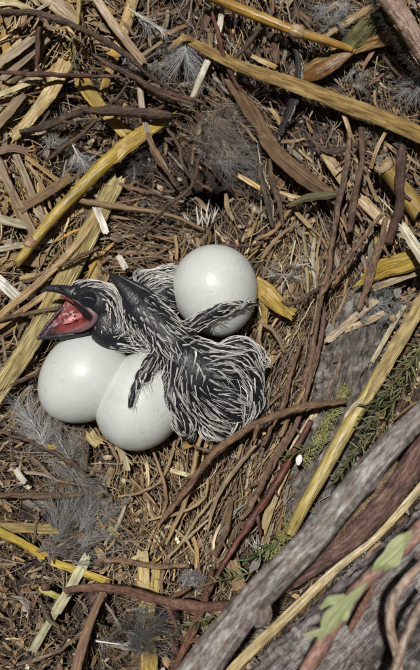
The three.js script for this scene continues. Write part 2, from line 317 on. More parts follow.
// white down: each filament starts on the skin, follows the lie given round it and hugs the body
function down(body, geo, lie, spacing, seed, o = {}) {
  rand = rng(seed); const mb = new MB(), p = geo.attributes.position, ix = geo.index, a = new V3(), b = new V3(), c = new V3();
  const cum = []; let tot = 0;
  for (let i = 0; i < ix.count; i += 3) { a.fromBufferAttribute(p, ix.getX(i)); b.fromBufferAttribute(p, ix.getX(i + 1)); c.fromBufferAttribute(p, ix.getX(i + 2)); tot += b.clone().sub(a).cross(c.clone().sub(a)).length() / 2; cum.push(tot); }
  const N = Math.round(tot / (spacing * PX) ** 2 * 4); let made = 0; const grid = new Map(), cell = 1.0 * spacing * PX, key = (i, j, k) => i + ',' + j + ',' + k;
  for (let q = 0; q < N; q++) {
    const r = rand() * tot; let lo = 0, hi = cum.length - 1; while (lo < hi) { const m = (lo + hi) >> 1; cum[m] < r ? lo = m + 1 : hi = m; }
    let u = rand(), v = rand(); if (u + v > 1) { u = 1 - u; v = 1 - v; }
    a.fromBufferAttribute(p, ix.getX(lo * 3)); b.fromBufferAttribute(p, ix.getX(lo * 3 + 1)); c.fromBufferAttribute(p, ix.getX(lo * 3 + 2));
    const pt = a.clone().addScaledVector(b.clone().sub(a), u).addScaledVector(c.clone().sub(a), v), [x, y] = toPx(pt);
    let wx = 0, wy = 0, wl = 0, wd = 0, ws = 0;
    for (const [lx, ly, dx, dy, len, den] of lie) { const d2 = (x - lx) ** 2 + (y - ly) ** 2 + 6, w = 1 / (d2 * d2 * d2); wx += dx * w; wy += dy * w; wl += len * w; wd += den * w; ws += w; }
    if (rand() > wd / ws) continue;
    const gi = Math.floor(pt.x / cell), gj = Math.floor(pt.y / cell), gk = Math.floor(pt.z / cell); let close = false;
    for (let i = -1; i <= 1 && !close; i++) for (let j = -1; j <= 1 && !close; j++) for (let k = -1; k <= 1 && !close; k++) for (const s of grid.get(key(gi + i, gj + j, gk + k)) || []) if (s.distanceTo(pt) < cell) { close = true; break; }
    if (close) continue;
    const L = Math.hypot(wx, wy) || 1, fx = wx / L, fy = wy / L;
    if (noise(x * .15, y * .15, seed + 11) < -.2 && rand() < .7) continue;
    { const kk = key(gi, gj, gk); if (!grid.has(kk)) grid.set(kk, []); grid.get(kk).push(pt.clone()); }
    const th = gauss() * (o.mess ?? .15) + .75 * noise(x * .09, y * .09, seed + 3), cs = Math.cos(th), sn = Math.sin(th);
    let dir = new V3(fx * cs - fy * sn, 0, fx * sn + fy * cs);
    const len = wl / ws * (.95 + 1.0 * rand()) * PX, S = 9, w0 = (o.w ?? .25) * (.7 + .5 * rand()) * PX, lift1 = (o.lift ?? 1.0) * (.5 + rand() + (rand() < .1 ? 1.4 : 0)) * PX, curl = gauss() * (o.curl ?? .55), tone = .6 + .28 * rand();
    const pts = [pt.clone()]; let cur = pt.clone();
    for (let i = 1; i <= S; i++) {
      const n = body.n(cur); dir.addScaledVector(n, -dir.dot(n)); if (dir.lengthSq() < 1e-8) dir.set(.1, 0, .3); dir.normalize();
      const side = new V3().crossVectors(n, dir); dir.addScaledVector(side, curl / S + .16 * noise(i * .9, q * .37, seed)).normalize();
      cur = cur.clone().addScaledVector(dir, len / S);
      const want = lift1 * (.5 + Math.sin(Math.min(1, i / S * 1.3) * 1.9) * .9) + (i === S ? lift1 * .3 : 0); let dd = body.d(cur.x, cur.y, cur.z);
      if (dd < want || dd < 2.2 * PX) cur.addScaledVector(body.n(cur), want - dd);
      else if (dd > 2.2 * PX) dir.y -= .25;
      pts.push(cur.clone());
    }
    // wet: a few filaments cling together into one string
    const strings = 2 + Math.floor(rand() * 2.4);
    for (let f = 0; f < strings; f++) {
      const off = gauss() * 1.5 * PX, up = rand() * .35 * PX, cut = f ? 4 + Math.floor(rand() * 4) : S, t2 = tone * (.85 + .3 * rand());
      const line = pts.slice(0, cut + 1).map((p, i, a) => { const t = a[Math.min(a.length - 1, i + 1)].clone().sub(a[Math.max(0, i - 1)]).normalize(), n = body.n(p), s = new V3().crossVectors(n, t); return p.clone().addScaledVector(s, off * (1 - .75 * i / S) + .22 * PX * noise(i * 1.1, q * .7 + f * 3.1, 5)).addScaledVector(n, up); });
      sweep(mb, line, R3, k => w0 * (1 - .88 * k * k), k => { const s = t2 * lerp(.8, 1, smooth(0, .3, k)); return [s, s * .975, s * .92]; }, { u0: 0, v0: 0 });
    }
    if (++made > 2600) break;
  }
  return mb.geo();
}
const skinCol = p => { const n = fbm(p.x * 420, p.y * 420, p.z * 420, 3), k = 1 + 1.0 * n; return [.009 * k, .009 * k, .0125 * k]; };
const skinBump = tex(512, 512, (u, v) => .5 + .6 * tile(u, v, 40, 40, 11) + .5 * tile(u, v, 110, 110, 12), false, 1 / .03);
const skinMat = M({ roughness: .5, bumpMap: skinBump, bumpScale: .00018 });
const billMat = new THREE.MeshPhysicalMaterial({ vertexColors: true, roughness: .4, bumpMap: skinBump, bumpScale: .00016 });
const wetMat = new THREE.MeshPhysicalMaterial({ vertexColors: true, roughness: .42, side: THREE.DoubleSide });
const Y = (x, y, h) => P(x, y, h * MM);
const on = (x, y, up, low) => { const h = eggHit(x, y), d = rayDir(x, y).normalize(); const f = Y(x, y, low); if (!h) return f; const q = h.clone().addScaledVector(d, -up * PX); return q.y > f.y ? q : f; };
const B = (x1, y1, h1, r1, x2, y2, h2, r2, k) => [Y(x1, y1, h1), rp(r1), Y(x2, y2, h2), rp(r2), k];
function loft(name, parent, pts, prof, w, col, mat, o = {}) { const mb = new MB(), c = curve(pts, o.n || 28); sweep(mb, c, prof, wfun(w, mpp(pts[0])), typeof col === 'function' ? col : (() => col), { u0: 0, v0: 0, ...o }); return mesh(name, mb.geo(o.crease), mat, parent); }

// ---------------------------------------------------------------- chick with its bill closed, lying over the eggs
{
  const k = rp(7), kw = rp(4);
  const wl = [on(160, 352, 7, 25), on(150, 364, 6, 22), on(141, 376, 4.5, 20), on(135, 388, 3.5, 20), on(130, 405, 3, 20)];
  const wr = [on(186, 331, 7, 26), on(202, 319, 6, 22), on(220, 310, 5, 20), on(236, 304.5, 3.5, 20), on(251, 303, 2.4, 20)];
  const wing = (p, r) => p.slice(1).map((q, i) => [p[i], rp(r[i]), q, rp(r[i + 1]), kw]);
  const body = new Body([
    B(218, 392, 15, 35, 196, 371, 20, 31), B(196, 371, 20, 31, 173, 343, 26, 18), B(225, 402, 12, 33, 222, 396, 12, 33),
    B(173, 343, 26, 18, 158, 326, 26, 18), B(158, 326, 26, 18, 143, 312, 26, 18), B(143, 312, 25.5, 17, 136, 302, 25, 12), B(136, 302, 25, 11, 128, 293, 25, 7),
    B(212, 372, 22, 22, 240, 357, 17, 19), B(240, 357, 17, 18, 262, 361, 13, 7), B(232, 350, 16, 11, 256, 353, 14, 6), B(243, 375, 15, 20, 248, 398, 12, 17), B(232, 424, 12, 14, 212, 428, 12, 12),
    B(188, 385, 20, 25, 176, 398, 20, 16), B(176, 398, 20, 16, 184, 422, 18, 11), B(184, 422, 17, 11, 189, 437, 13, 5.5), B(172, 378, 22, 14, 168, 396, 22, 10),
    ...wing(wl, [8, 7, 4.5, 3, 2.4]), ...wing(wr, [9, 6.5, 5, 3.6, 2]),
    [wl[1], rp(4), wl[2].clone().add(new V3(.0018, 0, .001)), rp(3), kw], [wr[2], rp(4), wr[3].clone().add(new V3(-.001, 0, .0016)), rp(2.4), kw],
  ], k);
  const chick = base('chick', 'black chick with its bill closed, sprawled over the eggs, white stringy down', 'chick');
  const geo = body.net(.00055, skinCol);
  mesh('body', geo, skinMat, chick);
  const lie = [
    [128, 290, .5, .8, 3, 0], [120, 281, .5, .8, 3, 0], [136, 300, .5, .8, 3, 0], [144, 298, .6, .8, 5, .08], [128, 308, .3, .9, 5, .2], [139, 312, .5, .9, 5, .4], [152, 303, .7, .7, 6, .45],
    [146, 318, .5, .85, 8, 1], [160, 312, .9, .3, 7, .8], [166, 320, .9, .5, 9, 1], [135, 325, .2, 1, 8, 1], [150, 332, .45, .9, 10, 1], [164, 334, .8, .6, 9, 1], [172, 345, .2, 1, 11, 1],
    [185, 344, .95, -.1, 9, .8], [180, 352, -.35, .9, 9, .55], [190, 360, -.3, .9, 7, .12], [199, 374, .1, 1, 7, .12], [207, 384, .4, .9, 8, .25], [178, 368, -.3, 1, 14, 1], [165, 376, -.35, .95, 13, 1], [160, 390, .1, 1, 14, .9],
    [172, 398, .15, 1, 15, 1], [190, 390, .25, 1, 16, 1], [200, 405, .55, .85, 17, 1], [188, 418, .6, .85, 15, 1], [178, 420, .2, 1, 9, .2], [188, 434, .2, 1, 5, .03], [205, 425, .75, .6, 15, 1],
    [202, 362, .9, -.1, 12, 1], [215, 358, 1, -.1, 16, 1], [222, 372, 1, .1, 18, 1], [212, 380, .9, .3, 14, .9], [238, 350, .95, .1, 11, 1], [250, 356, .8, .6, 11, 1], [262, 360, .5, .8, 8, .8], [245, 370, .7, .8, 15, 1],
    [218, 395, .95, .3, 13, .8], [228, 389, .95, .4, 12, .06], [236, 396, .8, .6, 15, .9], [256, 392, .3, 1, 11, .08], [246, 384, .6, .8, 14, .9], [249, 408, .2, 1, 12, .8], [232, 408, .9, .3, 13, .75], [226, 415, .9, .3, 10, .15], [240, 426, .1, 1, 13, 1], [228, 391, .9, .3, 9, 0], [222, 398, .9, .3, 9, .1], [234, 388, .9, .4, 9, .1], [256, 390, .3, 1, 9, 0], [258, 382, .3, 1, 9, .1], [184, 357, -.3, .9, 8, .05], [193, 367, -.3, .9, 8, .03], [203, 380, .1, 1, 8, .08], [266, 364, .9, .6, 10, 1], [225, 432, .5, .8, 10, .9],
    [154, 360, -.6, .8, 10, .9], [146, 372, -.5, .9, 10, .8], [139, 383, -.1, 1, 10, .5], [133, 396, -.2, 1, 6, .03], [152, 374, .0, 1, 10, .9],
    [196, 322, .8, -.5, 9, .8], [210, 315, .85, -.45, 13, .9], [225, 308, .9, -.3, 14, .9], [240, 304, .95, -.1, 12, .7], [250, 303, 1, 0, 8, .5], [218, 318, .8, .3, 11, .9],
  ];
  tag(mesh('down', down(body, geo, lie, 4.1, 41, { lift: .7 }), downMat, chick), null, null, null, 'stuff');
  const bill = [.016, .016, .021];
  loft('upper_bill', chick, [Y(147, 313, 27.5), Y(137, 302, 29.8), Y(127, 291, 30), Y(118, 281.5, 29.4), Y(112, 275.5, 28.4), Y(109, 272, 27.2)], R16, [22, 24, 20, 13, 7.5, 2], (u, a) => mixc(bill, [.045, .045, .055], .5 * smooth(.2, .5, noise(u * 9, a * 3))), billMat, { flat: u => .62, n: 36 });
  loft('lower_bill', chick, [Y(150, 305, 24.2), Y(140, 295, 24.6), Y(129, 286, 25), Y(117, 278, 25.4), Y(110, 273, 25.6)], R16, [24, 22, 16, 9, 2], [.02, .019, .023], billMat, { flat: () => .6, n: 30 });
  loft('gape_flange', chick, [Y(152, 294, 25.4), Y(146, 290, 26.8), Y(138, 286, 27.2), Y(129, 281.2, 27.2), Y(120, 276.4, 27)], R8, [1, 2.8, 2.4, 1.6, .8], [.10, .10, .105], billMat, { flat: () => .7 });
  for (const [x, y] of [[126, 284], [119.5, 289]]) loft('nostril', chick, [Y(x - 1, y - 1.6, x > 122 ? 32.2 : 31.6), Y(x + 1, y + 1.8, x > 122 ? 32.5 : 31.9)], R8, [1.1, 1.1], [.004, .004, .004], billMat, { flat: () => .5, n: 5 });
  // sheathed pins at the wing ends
  const pin = (p, q, w) => loft('pin_feather', chick, [p, p.clone().lerp(q, .5), q], R10, [w * .6, w, w * .25], [.012, .012, .016], billMat, { flat: () => .55, n: 12 });
  pin(on(134.5, 386, 3, 20), on(129, 407.5, 2.6, 20), 7.5); pin(on(139, 385, 2.6, 20), on(131, 393.5, 2.2, 20), 2.5);
  pin(on(226, 303.5, 4.5, 20), on(252, 301.5, 3, 20), 4.2); pin(on(236, 305, 3.6, 20), on(258.5, 303.3, 3, 22), 2.6);
  // loose strings of down hanging off the wings over the shells
  {
    rand = rng(77); const mb = new MB();
    const str = (x, y, dx, dy, len) => { const pts = []; for (let i = 0; i <= 5; i++) { const q = i / 5; pts.push(on(x + dx * len * q + 1.6 * noise(i * .8, x, y) * q * 2, y + dy * len * q + 1.6 * noise(i * .7, y, x) * q * 2, 3.2 - 1.6 * q, 17)); } sweep(mb, pts, R3, k => .28 * PX * (1 - .7 * k), () => [.6, .58, .54], { u0: 0, v0: 0 }); };
    for (let i = 0; i < 46; i++) { const q = rand(), x = lerp(158, 139, q), y = lerp(358, 384, q); str(x + gauss() * 3, y + gauss() * 3, .12 + gauss() * .5, .9, 7 + rand() * 13); }
    for (let i = 0; i < 26; i++) { const q = rand(), x = lerp(136, 131, q), y = lerp(388, 404, q); str(x + 3, y, -.12 + gauss() * .25, 1, 6 + rand() * 8); }
    for (let i = 0; i < 60; i++) { const q = rand(), x = lerp(200, 246, q), y = lerp(321, 304, q); str(x + gauss() * 4, y + gauss() * 3.5, .95, -.25 + gauss() * .45, 8 + rand() * 13); }
    for (let i = 0; i < 16; i++) str(208 + rand() * 14, 318 + rand() * 5, .7, .35 + gauss() * .5, 8 + rand() * 9);
    for (let i = 0; i < 20; i++) { const q = rand(); str(lerp(252, 268, q) + gauss() * 4, lerp(352, 366, q) + gauss() * 3, .9, .45 + gauss() * .5, 5 + rand() * 8); }
    for (let i = 0; i < 14; i++) { const q = rand(); str(lerp(262, 240, q), lerp(385, 432, q), .7 - q * .6 + gauss() * .3, .7 + gauss() * .3, 4 + rand() * 6); }
    for (let i = 0; i < 22; i++) { const q = rand(); str(lerp(166, 182, q) + gauss(), lerp(388, 428, q), -.35 + gauss() * .5, .8, 5 + rand() * 6); }
    tag(mesh('loose_down', mb.geo(), downMat, chick), null, null, null, 'stuff');
  }
}
// ---------------------------------------------------------------- chick with its bill gaping, mostly under the other
{
  const body = new Body([
    B(100, 303, 23, 19, 92, 299, 23, 17), B(92, 299, 23, 17, 80, 293, 23, 11), B(102, 303, 23, 17, 110, 318, 21.5, 17),
    B(110, 326, 21, 17, 110, 335, 21, 15.5), B(104, 330, 20.5, 10, 96, 332, 20, 6), B(108, 330, 22, 16, 122, 330, 20, 17), B(122, 330, 20, 17, 146, 318, 14, 18), B(146, 318, 13, 18, 158, 297, 12, 24), B(158, 297, 12, 24, 168, 285, 10, 18), B(125, 342, 21, 8, 150, 346, 19, 8), B(140, 276, 13, 6, 158, 282, 13, 12), B(166, 276, 12, 8, 172, 272, 10, 5),
  ], rp(7));
  const chick = base('chick', 'chick gaping wide with red mouth, lying under the other chick\'s neck', 'chick');
  const geo = body.net(.00055, skinCol);
  mesh('body', geo, skinMat, chick);
  const lie = [
    [60, 292, 1, 0, 4, 0], [80, 296, 1, 0, 4, 0], [90, 293.5, 1, 0, 4, 0], [99, 297, 1, 0, 4, 0], [101, 306, 1, 0, 4, .05], [92, 306, 1, 0, 4, 0], [76, 300, 1, 0, 4, 0], [88, 300, 1, 0, 4, 0], [98, 303, 1, 0, 4, 0], [95, 315, 1, 0, 4, 0], [82, 292, .9, -.2, 8, .1],
    [80, 284, .95, -.3, 13, .8], [90, 283, 1, .05, 18, 1], [100, 285, .95, .3, 18, 1], [108, 290, .8, .6, 18, 1], [114, 298, .5, .85, 16, 1], [108, 303, .4, .9, 12, .7], [118, 308, .3, .95, 14, 1], [101, 292, .8, .5, 14, .7], [111, 313, .1, 1, 8, .45],
    [105, 322, .3, .8, 4, .1], [98, 330, .3, .8, 3, .05], [108, 340, .6, .5, 4, .1], [118, 335, .7, -.3, 7, .6], [122, 322, .2, .9, 9, .7], [128, 332, .5, .7, 8, .9], [125, 345, .9, .2, 8, .8], [140, 345, .9, .2, 9, .9],
    [150, 290, .8, -.35, 14, .9], [160, 280, .9, -.3, 15, 1], [168, 275, .9, -.3, 12, 1], [140, 278, .85, -.4, 13, .9], [165, 292, .6, .2, 8, .12], [152, 300, .4, .5, 6, .1],
  ];
  tag(mesh('down', down(body, geo, lie, 3.6, 43, { lift: .7 }), downMat, chick), null, null, null, 'stuff');
  const bill = [.015, .015, .02];
  const bc = (u, a) => mixc(bill, [.05, .05, .06], .5 * smooth(.1, .5, noise(u * 8, a * 3, 4)));
  loft('upper_bill', chick, [Y(92, 301, 24.5), Y(80, 296, 24.5), Y(66, 290.5, 24), Y(54, 288.5, 23.2), Y(46, 289.3, 22.6), Y(41, 292, 22)], R16, [15, 17, 13, 9.5, 7, 2], bc, billMat, { n: 40, flat: u => lerp(.8, .62, u) });
  loft('lower_bill', chick, [Y(97, 326, 23), Y(84, 331.5, 23), Y(68, 335, 22.5), Y(52, 336.8, 21.5), Y(37, 339, 20.5)], R16, [5, 8, 7.5, 6, 1.6], bc, billMat, { n: 36, flat: () => .9 });
  loft('lower_bill_edge', chick, [Y(86, 309, 19.5), Y(70, 305.5, 19), Y(60, 311, 19.6), Y(50, 322, 20), Y(41, 333, 20.2), Y(37, 338.4, 20.4)], R8, [3, 4, 3.8, 4, 3.6, 1.6], [.06, .03, .035], billMat, { n: 30 });
  // the wet lining: a dished sheet from the near edge of the bill to the far edge
  const near = curve([Y(96, 319, 24.6), Y(86, 328, 24.6), Y(72, 332, 24.2), Y(56, 334.5, 23), Y(40, 337.6, 21)], 40), far = curve([Y(83, 301, 22.2), Y(68, 299, 20.5), Y(60, 310, 19.7), Y(50, 322, 20.1), Y(39, 336, 20.4)], 40);
  const mb = new MB(), NT = 18;
  for (let i = 0; i <= 40; i++) for (let j = 0; j <= NT; j++) {
    const t = j / NT, u = i / 40, q = near[i].clone().lerp(far[i], t); q.y -= Math.sin(Math.PI * t) * .0030 * (1 - u * .75) + .0006 * noise(u * 9, t * 5, 3);
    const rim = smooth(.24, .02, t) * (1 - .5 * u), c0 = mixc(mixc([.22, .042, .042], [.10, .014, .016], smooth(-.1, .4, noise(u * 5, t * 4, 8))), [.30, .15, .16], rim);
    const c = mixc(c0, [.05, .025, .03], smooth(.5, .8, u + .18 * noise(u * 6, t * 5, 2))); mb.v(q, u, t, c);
  }
  for (let i = 0; i < 40; i++) for (let j = 0; j < NT; j++) { const a = i * (NT + 1) + j; mb.i.push(a, a + 1, a + NT + 1, a + 1, a + NT + 2, a + NT + 1); }
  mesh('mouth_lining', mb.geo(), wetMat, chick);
  loft('palate', chick, [Y(89, 311, 24), Y(80, 305, 24.4), Y(70, 299.5, 23.8), Y(60, 296, 22)], R8, [5, 6, 4, 1], [.18, .03, .034], wetMat, { flat: () => .5 });
  loft('gape_flange', chick, [Y(72, 299.5, 26), Y(82, 304, 27.6), Y(90, 310, 28), Y(95.5, 316.5, 27.6), Y(92, 323.5, 26.8), Y(82, 329.5, 25.8), Y(72, 332.5, 24.6)], R10, [1.6, 3.4, 4.8, 6.4, 5.4, 4.2, 2], (u) => mixc([.13, .07, .075], [.075, .05, .055], smooth(.3, .5, Math.abs(u - .5))), wetMat, { n: 40, flat: () => .7 });
  const tongue = loft('tongue', chick, [Y(82, 315, 20.6), Y(75, 317, 21.6), Y(69, 320.5, 21.8), Y(63, 324, 21.5)], R10, [5, 8, 6.5, 1], [.50, .17, .16], wetMat, { flat: () => .4 });
  for (const d of [-1.8, 1.8]) loft('tongue_barb', tongue, [Y(75 + d * .4, 317.5 + d, 23), Y(71.5, 315.5 + d * 1.7, 23.2)], R8, [2.6, .8], [.58, .33, .31], wetMat, { n: 6 });
  // shut eye: a dark bulge, the lid slit across it
  const e = Y(89, 299.5, 28.7), eye = new THREE.SphereGeometry(rp(9.2), 40, 28); eye.scale(1.06, .42, .88);
  const ec = [], ep = eye.attributes.position; for (let i = 0; i < ep.count; i++) { const x = ep.getX(i) / rp(9), z = ep.getZ(i) / rp(9); const ring = .25 * Math.max(0, Math.sin(Math.hypot(x * .95, z) * 17)); ec.push(.012 + .016 * ring, .013 + .018 * ring, .022 + .026 * ring); }
  eye.setAttribute('color', new THREE.Float32BufferAttribute(ec, 3));
  const em = mesh('eyelid', eye, skinMat, chick); em.position.copy(e); em.rotation.y = -.12; em.rotation.z = .1;
  loft('eyelid_slit', em, [[-6.5, .6], [-3, -.8], [2, -.9], [6.5, .8]].map(([x, z]) => { const k = 1 - (x / 9.7) ** 2 - (z / 8.1) ** 2; return new V3(rp(x), rp(9.2) * .42 * Math.sqrt(k) + .00005, rp(z)); }), R8, [.8, 1.6, 1.6, .8], [.045, .048, .065], billMat, { n: 16 });
  loft('eyelid_fold', chick, [Y(79, 298, 27.6), Y(82, 292.5, 27.9), Y(90, 289.8, 28.1), Y(98, 293, 27.9), Y(101, 300, 27.4)], R8, [.8, 1.5, 1.7, 1.5, .8], [.02, .02, .026], skinMat, { n: 24 });
  loft('nostril', chick, [Y(62.5, 287.8, 26.9), Y(58.5, 287.6, 26.2)], R8, [1.4, 1.1], [.004, .004, .004], billMat, { flat: () => .5, n: 5 });
}
// ---------------------------------------------------------------- loose litter nobody could count, by region of the nest
// [x, y, heading in degrees (0 right, 90 down the photo), spread, length, width, density, palette]
const PAL = {
  straw: [[C.tan, 4], [C.grey, 4], [C.pale, 2.4], [C.brown, 2], [C.yellow, 1.6], [C.dbrown, 1.5]], dry: [[C.grey, 5], [C.brown, 3], [C.tan, 2], [C.dbrown, 2.5], [C.gbark, 2], [C.cream, .5]], dark: [[C.dbrown, 5], [C.brown, 2], [C.grey, 2.5], [C.gbark, 1.5], [C.rbrown, .6], [C.dark, 2]],
  root: [[C.brown, 3], [C.rbrown, 1.6], [C.grey, 4], [C.tan, 2], [C.dbrown, 2.5], [C.gbark, 2], [C.cream, .5]], warm: [[C.tan, 4], [C.brown, 3], [C.grey, 4], [C.pale, 1.6], [C.rbrown, .8], [C.dbrown, 1.5], [C.cream, .6]], bark: [[C.gbark, 5], [C.dbrown, 3], [C.brown, 2], [C.grey, 2]],
};
const REG = [
  [30, 40, -55, 30, 40, 3.0, 1, 'straw'], [80, 30, 50, 40, 40, 3.0, .9, 'straw'], [20, 100, -40, 35, 40, 3.0, 1, 'straw'], [90, 90, 40, 40, 40, 1.6, .8, 'dark'], [150, 40, -60, 50, 40, 1.6, .7, 'dark'], [170, 110, 30, 35, 50, 1.3, 1, 'dark'],
  [240, 55, 80, 30, 34, 2.0, 1, 'root'], [275, 70, 70, 40, 30, 1.6, 1, 'dark'], [230, 110, 45, 25, 45, 1.5, 1, 'root'], [370, 90, 60, 70, 26, 1.8, 1, 'root'], [335, 115, 40, 60, 28, 1.4, 1, 'dark'], [400, 60, 40, 50, 30, 1.5, .9, 'dry'],
  [25, 190, 60, 25, 55, 3.0, 1, 'straw'], [60, 160, -35, 50, 40, 1.3, .8, 'dry'], [80, 240, -55, 35, 45, 1.8, 1, 'straw'], [20, 250, -30, 40, 40, 2.2, 1, 'dry'], [150, 150, 70, 50, 40, 1.4, .8, 'dark'], [170, 205, 20, 30, 60, 1.3, 1, 'dark'],
  [120, 235, 5, 30, 50, 1.3, 1, 'root'], [220, 170, 30, 60, 30, 1.2, .6, 'dark'], [210, 230, 85, 40, 28, 1.6, 1, 'dry'], [290, 200, 75, 40, 40, 1.7, 1, 'root'], [345, 190, 80, 30, 50, 2.0, 1, 'root'], [390, 170, 60, 60, 30, 2, 1, 'root'],
  [275, 255, -55, 30, 48, 1.6, 1, 'warm'], [300, 260, 85, 30, 50, 1.6, 1, 'root'], [270, 320, -70, 35, 40, 1.5, 1, 'warm'], [330, 290, -75, 25, 60, 1.7, 1, 'root'], [385, 310, -45, 50, 34, 1.7, .7, 'dry'], [300, 370, -75, 18, 70, 1.6, 1, 'root'],
  [350, 370, -70, 50, 30, 1.3, .9, 'dry'], [395, 370, -60, 50, 30, 1.2, .9, 'dry'], [330, 420, -60, 50, 34, 1.4, 1, 'root'], [10, 340, -40, 50, 40, 1.6, .9, 'root'], [25, 395, -25, 40, 40, 1.3, 1, 'dry'], [25, 450, 10, 60, 40, 1.1, 1, 'dry'], [70, 480, 5, 50, 45, 1.2, 1, 'dry'],
  [130, 460, 60, 50, 40, 1.5, 1, 'warm'], [170, 490, 75, 35, 55, 1.8, 1, 'warm'], [215, 480, -75, 22, 60, 2.0, 1, 'warm'], [260, 460, -62, 16, 70, 2, 1, 'root'], [240, 520, -65, 18, 60, 2, 1, 'root'], [180, 540, -70, 30, 50, 1.8, 1, 'warm'],
  [310, 470, -60, 35, 30, 1.3, .5, 'bark'], [40, 540, 10, 60, 36, 1.1, 1, 'dry'], [110, 550, 30, 60, 40, 1.4, 1, 'root'], [40, 620, 60, 80, 26, 1.3, 1, 'root'], [100, 620, -50, 60, 34, 1.3, 1, 'dark'], [180, 625, 20, 60, 36, 1.4, 1, 'dry'],
  [250, 570, -50, 60, 24, 1.2, .7, 'root'], [20, 655, 10, 60, 24, 1.4, 1, 'root'], [350, 560, -50, 40, 40, 1.4, .6, 'bark'], [380, 630, -40, 60, 36, 1.1, .7, 'bark'], [60, 345, -50, 30, 30, 1.4, .8, 'dry'],
];
const inEggs = (x, y, k = 1) => ((x - 215) / 44) ** 2 + ((y - 291) / 47) ** 2 < k || ((x - 84) / 47) ** 2 + ((y - 379) / 47) ** 2 < k || ((x - 140) / 45) ** 2 + ((y - 400) / 51) ** 2 < k;
const inChick = (x, y) => ((x - 215) / 56) ** 2 + ((y - 388) / 54) ** 2 < 1 || ((x - 150) / 45) ** 2 + ((y - 315) / 45) ** 2 < 1 || ((x - 78) / 45) ** 2 + ((y - 312) / 32) ** 2 < 1;
function regionAt(x, y) { let best = null, bd = 1e9; for (const r of REG) { const d = (x - r[0]) ** 2 + (y - r[1]) ** 2 + rand() * 1500; if (d < bd) { bd = d; best = r; } } return best; }
function pick(list) { let t = 0; for (const [, w] of list) t += w; let r = rand() * t; for (const [c, w] of list) if ((r -= w) <= 0) return c; return list[0][0]; }
function strands(mb, count, o) {
  for (let i = 0; i < count; i++) {
    const x = -75 + rand() * 570, y = -75 + rand() * 820, r = regionAt(x, y);
    if (rand() > r[6] * (o.den ?? 1)) continue;
    if (overPit(x, y, 1.3)) continue;
    const busy = inEggs(x, y, 1.0) || inChick(x, y); if (busy && rand() < .8) continue;
    const ang = (r[2] + gauss() * r[3] * 1.2) * Math.PI / 180, len = r[4] * (o.len || 1) * (.45 + .9 * rand()), bend = gauss() * len * .16 * (o.bend ?? 1), cx = Math.cos(ang), cy = Math.sin(ang);
    const top = busy ? 2 : (o.top || 6), h = rand() ** (o.pow ?? 1.3) * top + .3, tilt = gauss() * len * .03, h2 = Math.max(.1, h + tilt), h1 = Math.max(.1, h - tilt);
    const q = [[-.5, 0, h1], [-.18, bend, h + .4], [.18, bend * (1 + gauss() * .3), h + .4], [.5, gauss() * bend * .5, h2]].map(([s, k, hh]) => at(x + cx * len * s - cy * k, y + cy * len * s + cx * k, hh));
    if ([q[0], q[1], q[2], q[3], q[0].clone().lerp(q[1], .5), q[2].clone().lerp(q[3], .5)].some(p => { const [a, b] = toPx(p); return overPit(a, b, .75); }) && i % 9) continue;
    const mid = toPx(q[1]); if (inEggs(mid[0], mid[1], .75) && h > 3) continue;
    const w = r[5] * (o.w || 1) * (.5 + .9 * rand() ** 1.6) * PX * .5, c0 = vary(pick(PAL[r[7]]), .3), c1 = vary(mixc(c0, C.grey, .4), .3), sd = rand() * 90;
    const n = Math.max(4, Math.round(len / (o.seg || 6))), line = curve(q, n);
    for (let k = 0; k <= n; k++) { const a = k * .9; line[k].x += noise(a, sd, 1) * (o.kink ?? 1.4) * PX; line[k].z += noise(a, sd, 6) * (o.kink ?? 1.4) * PX; line[k].y += noise(a, sd, 9) * .7 * PX; }
    sweep(mb, line, o.prof, u => w * (1 - .5 * Math.abs(2 * u - 1) ** 3 * (o.taper ?? 1)) * (1 + .3 * noise(u * 9, sd, 3)), (u, a) => mixc(c0, c1, smooth(-.2, .3, noise(u * len * .12, a * .7, sd))), { twist: o.twist ? gauss() * o.twist : 0, ragged: o.ragged || 0 });
  }
}
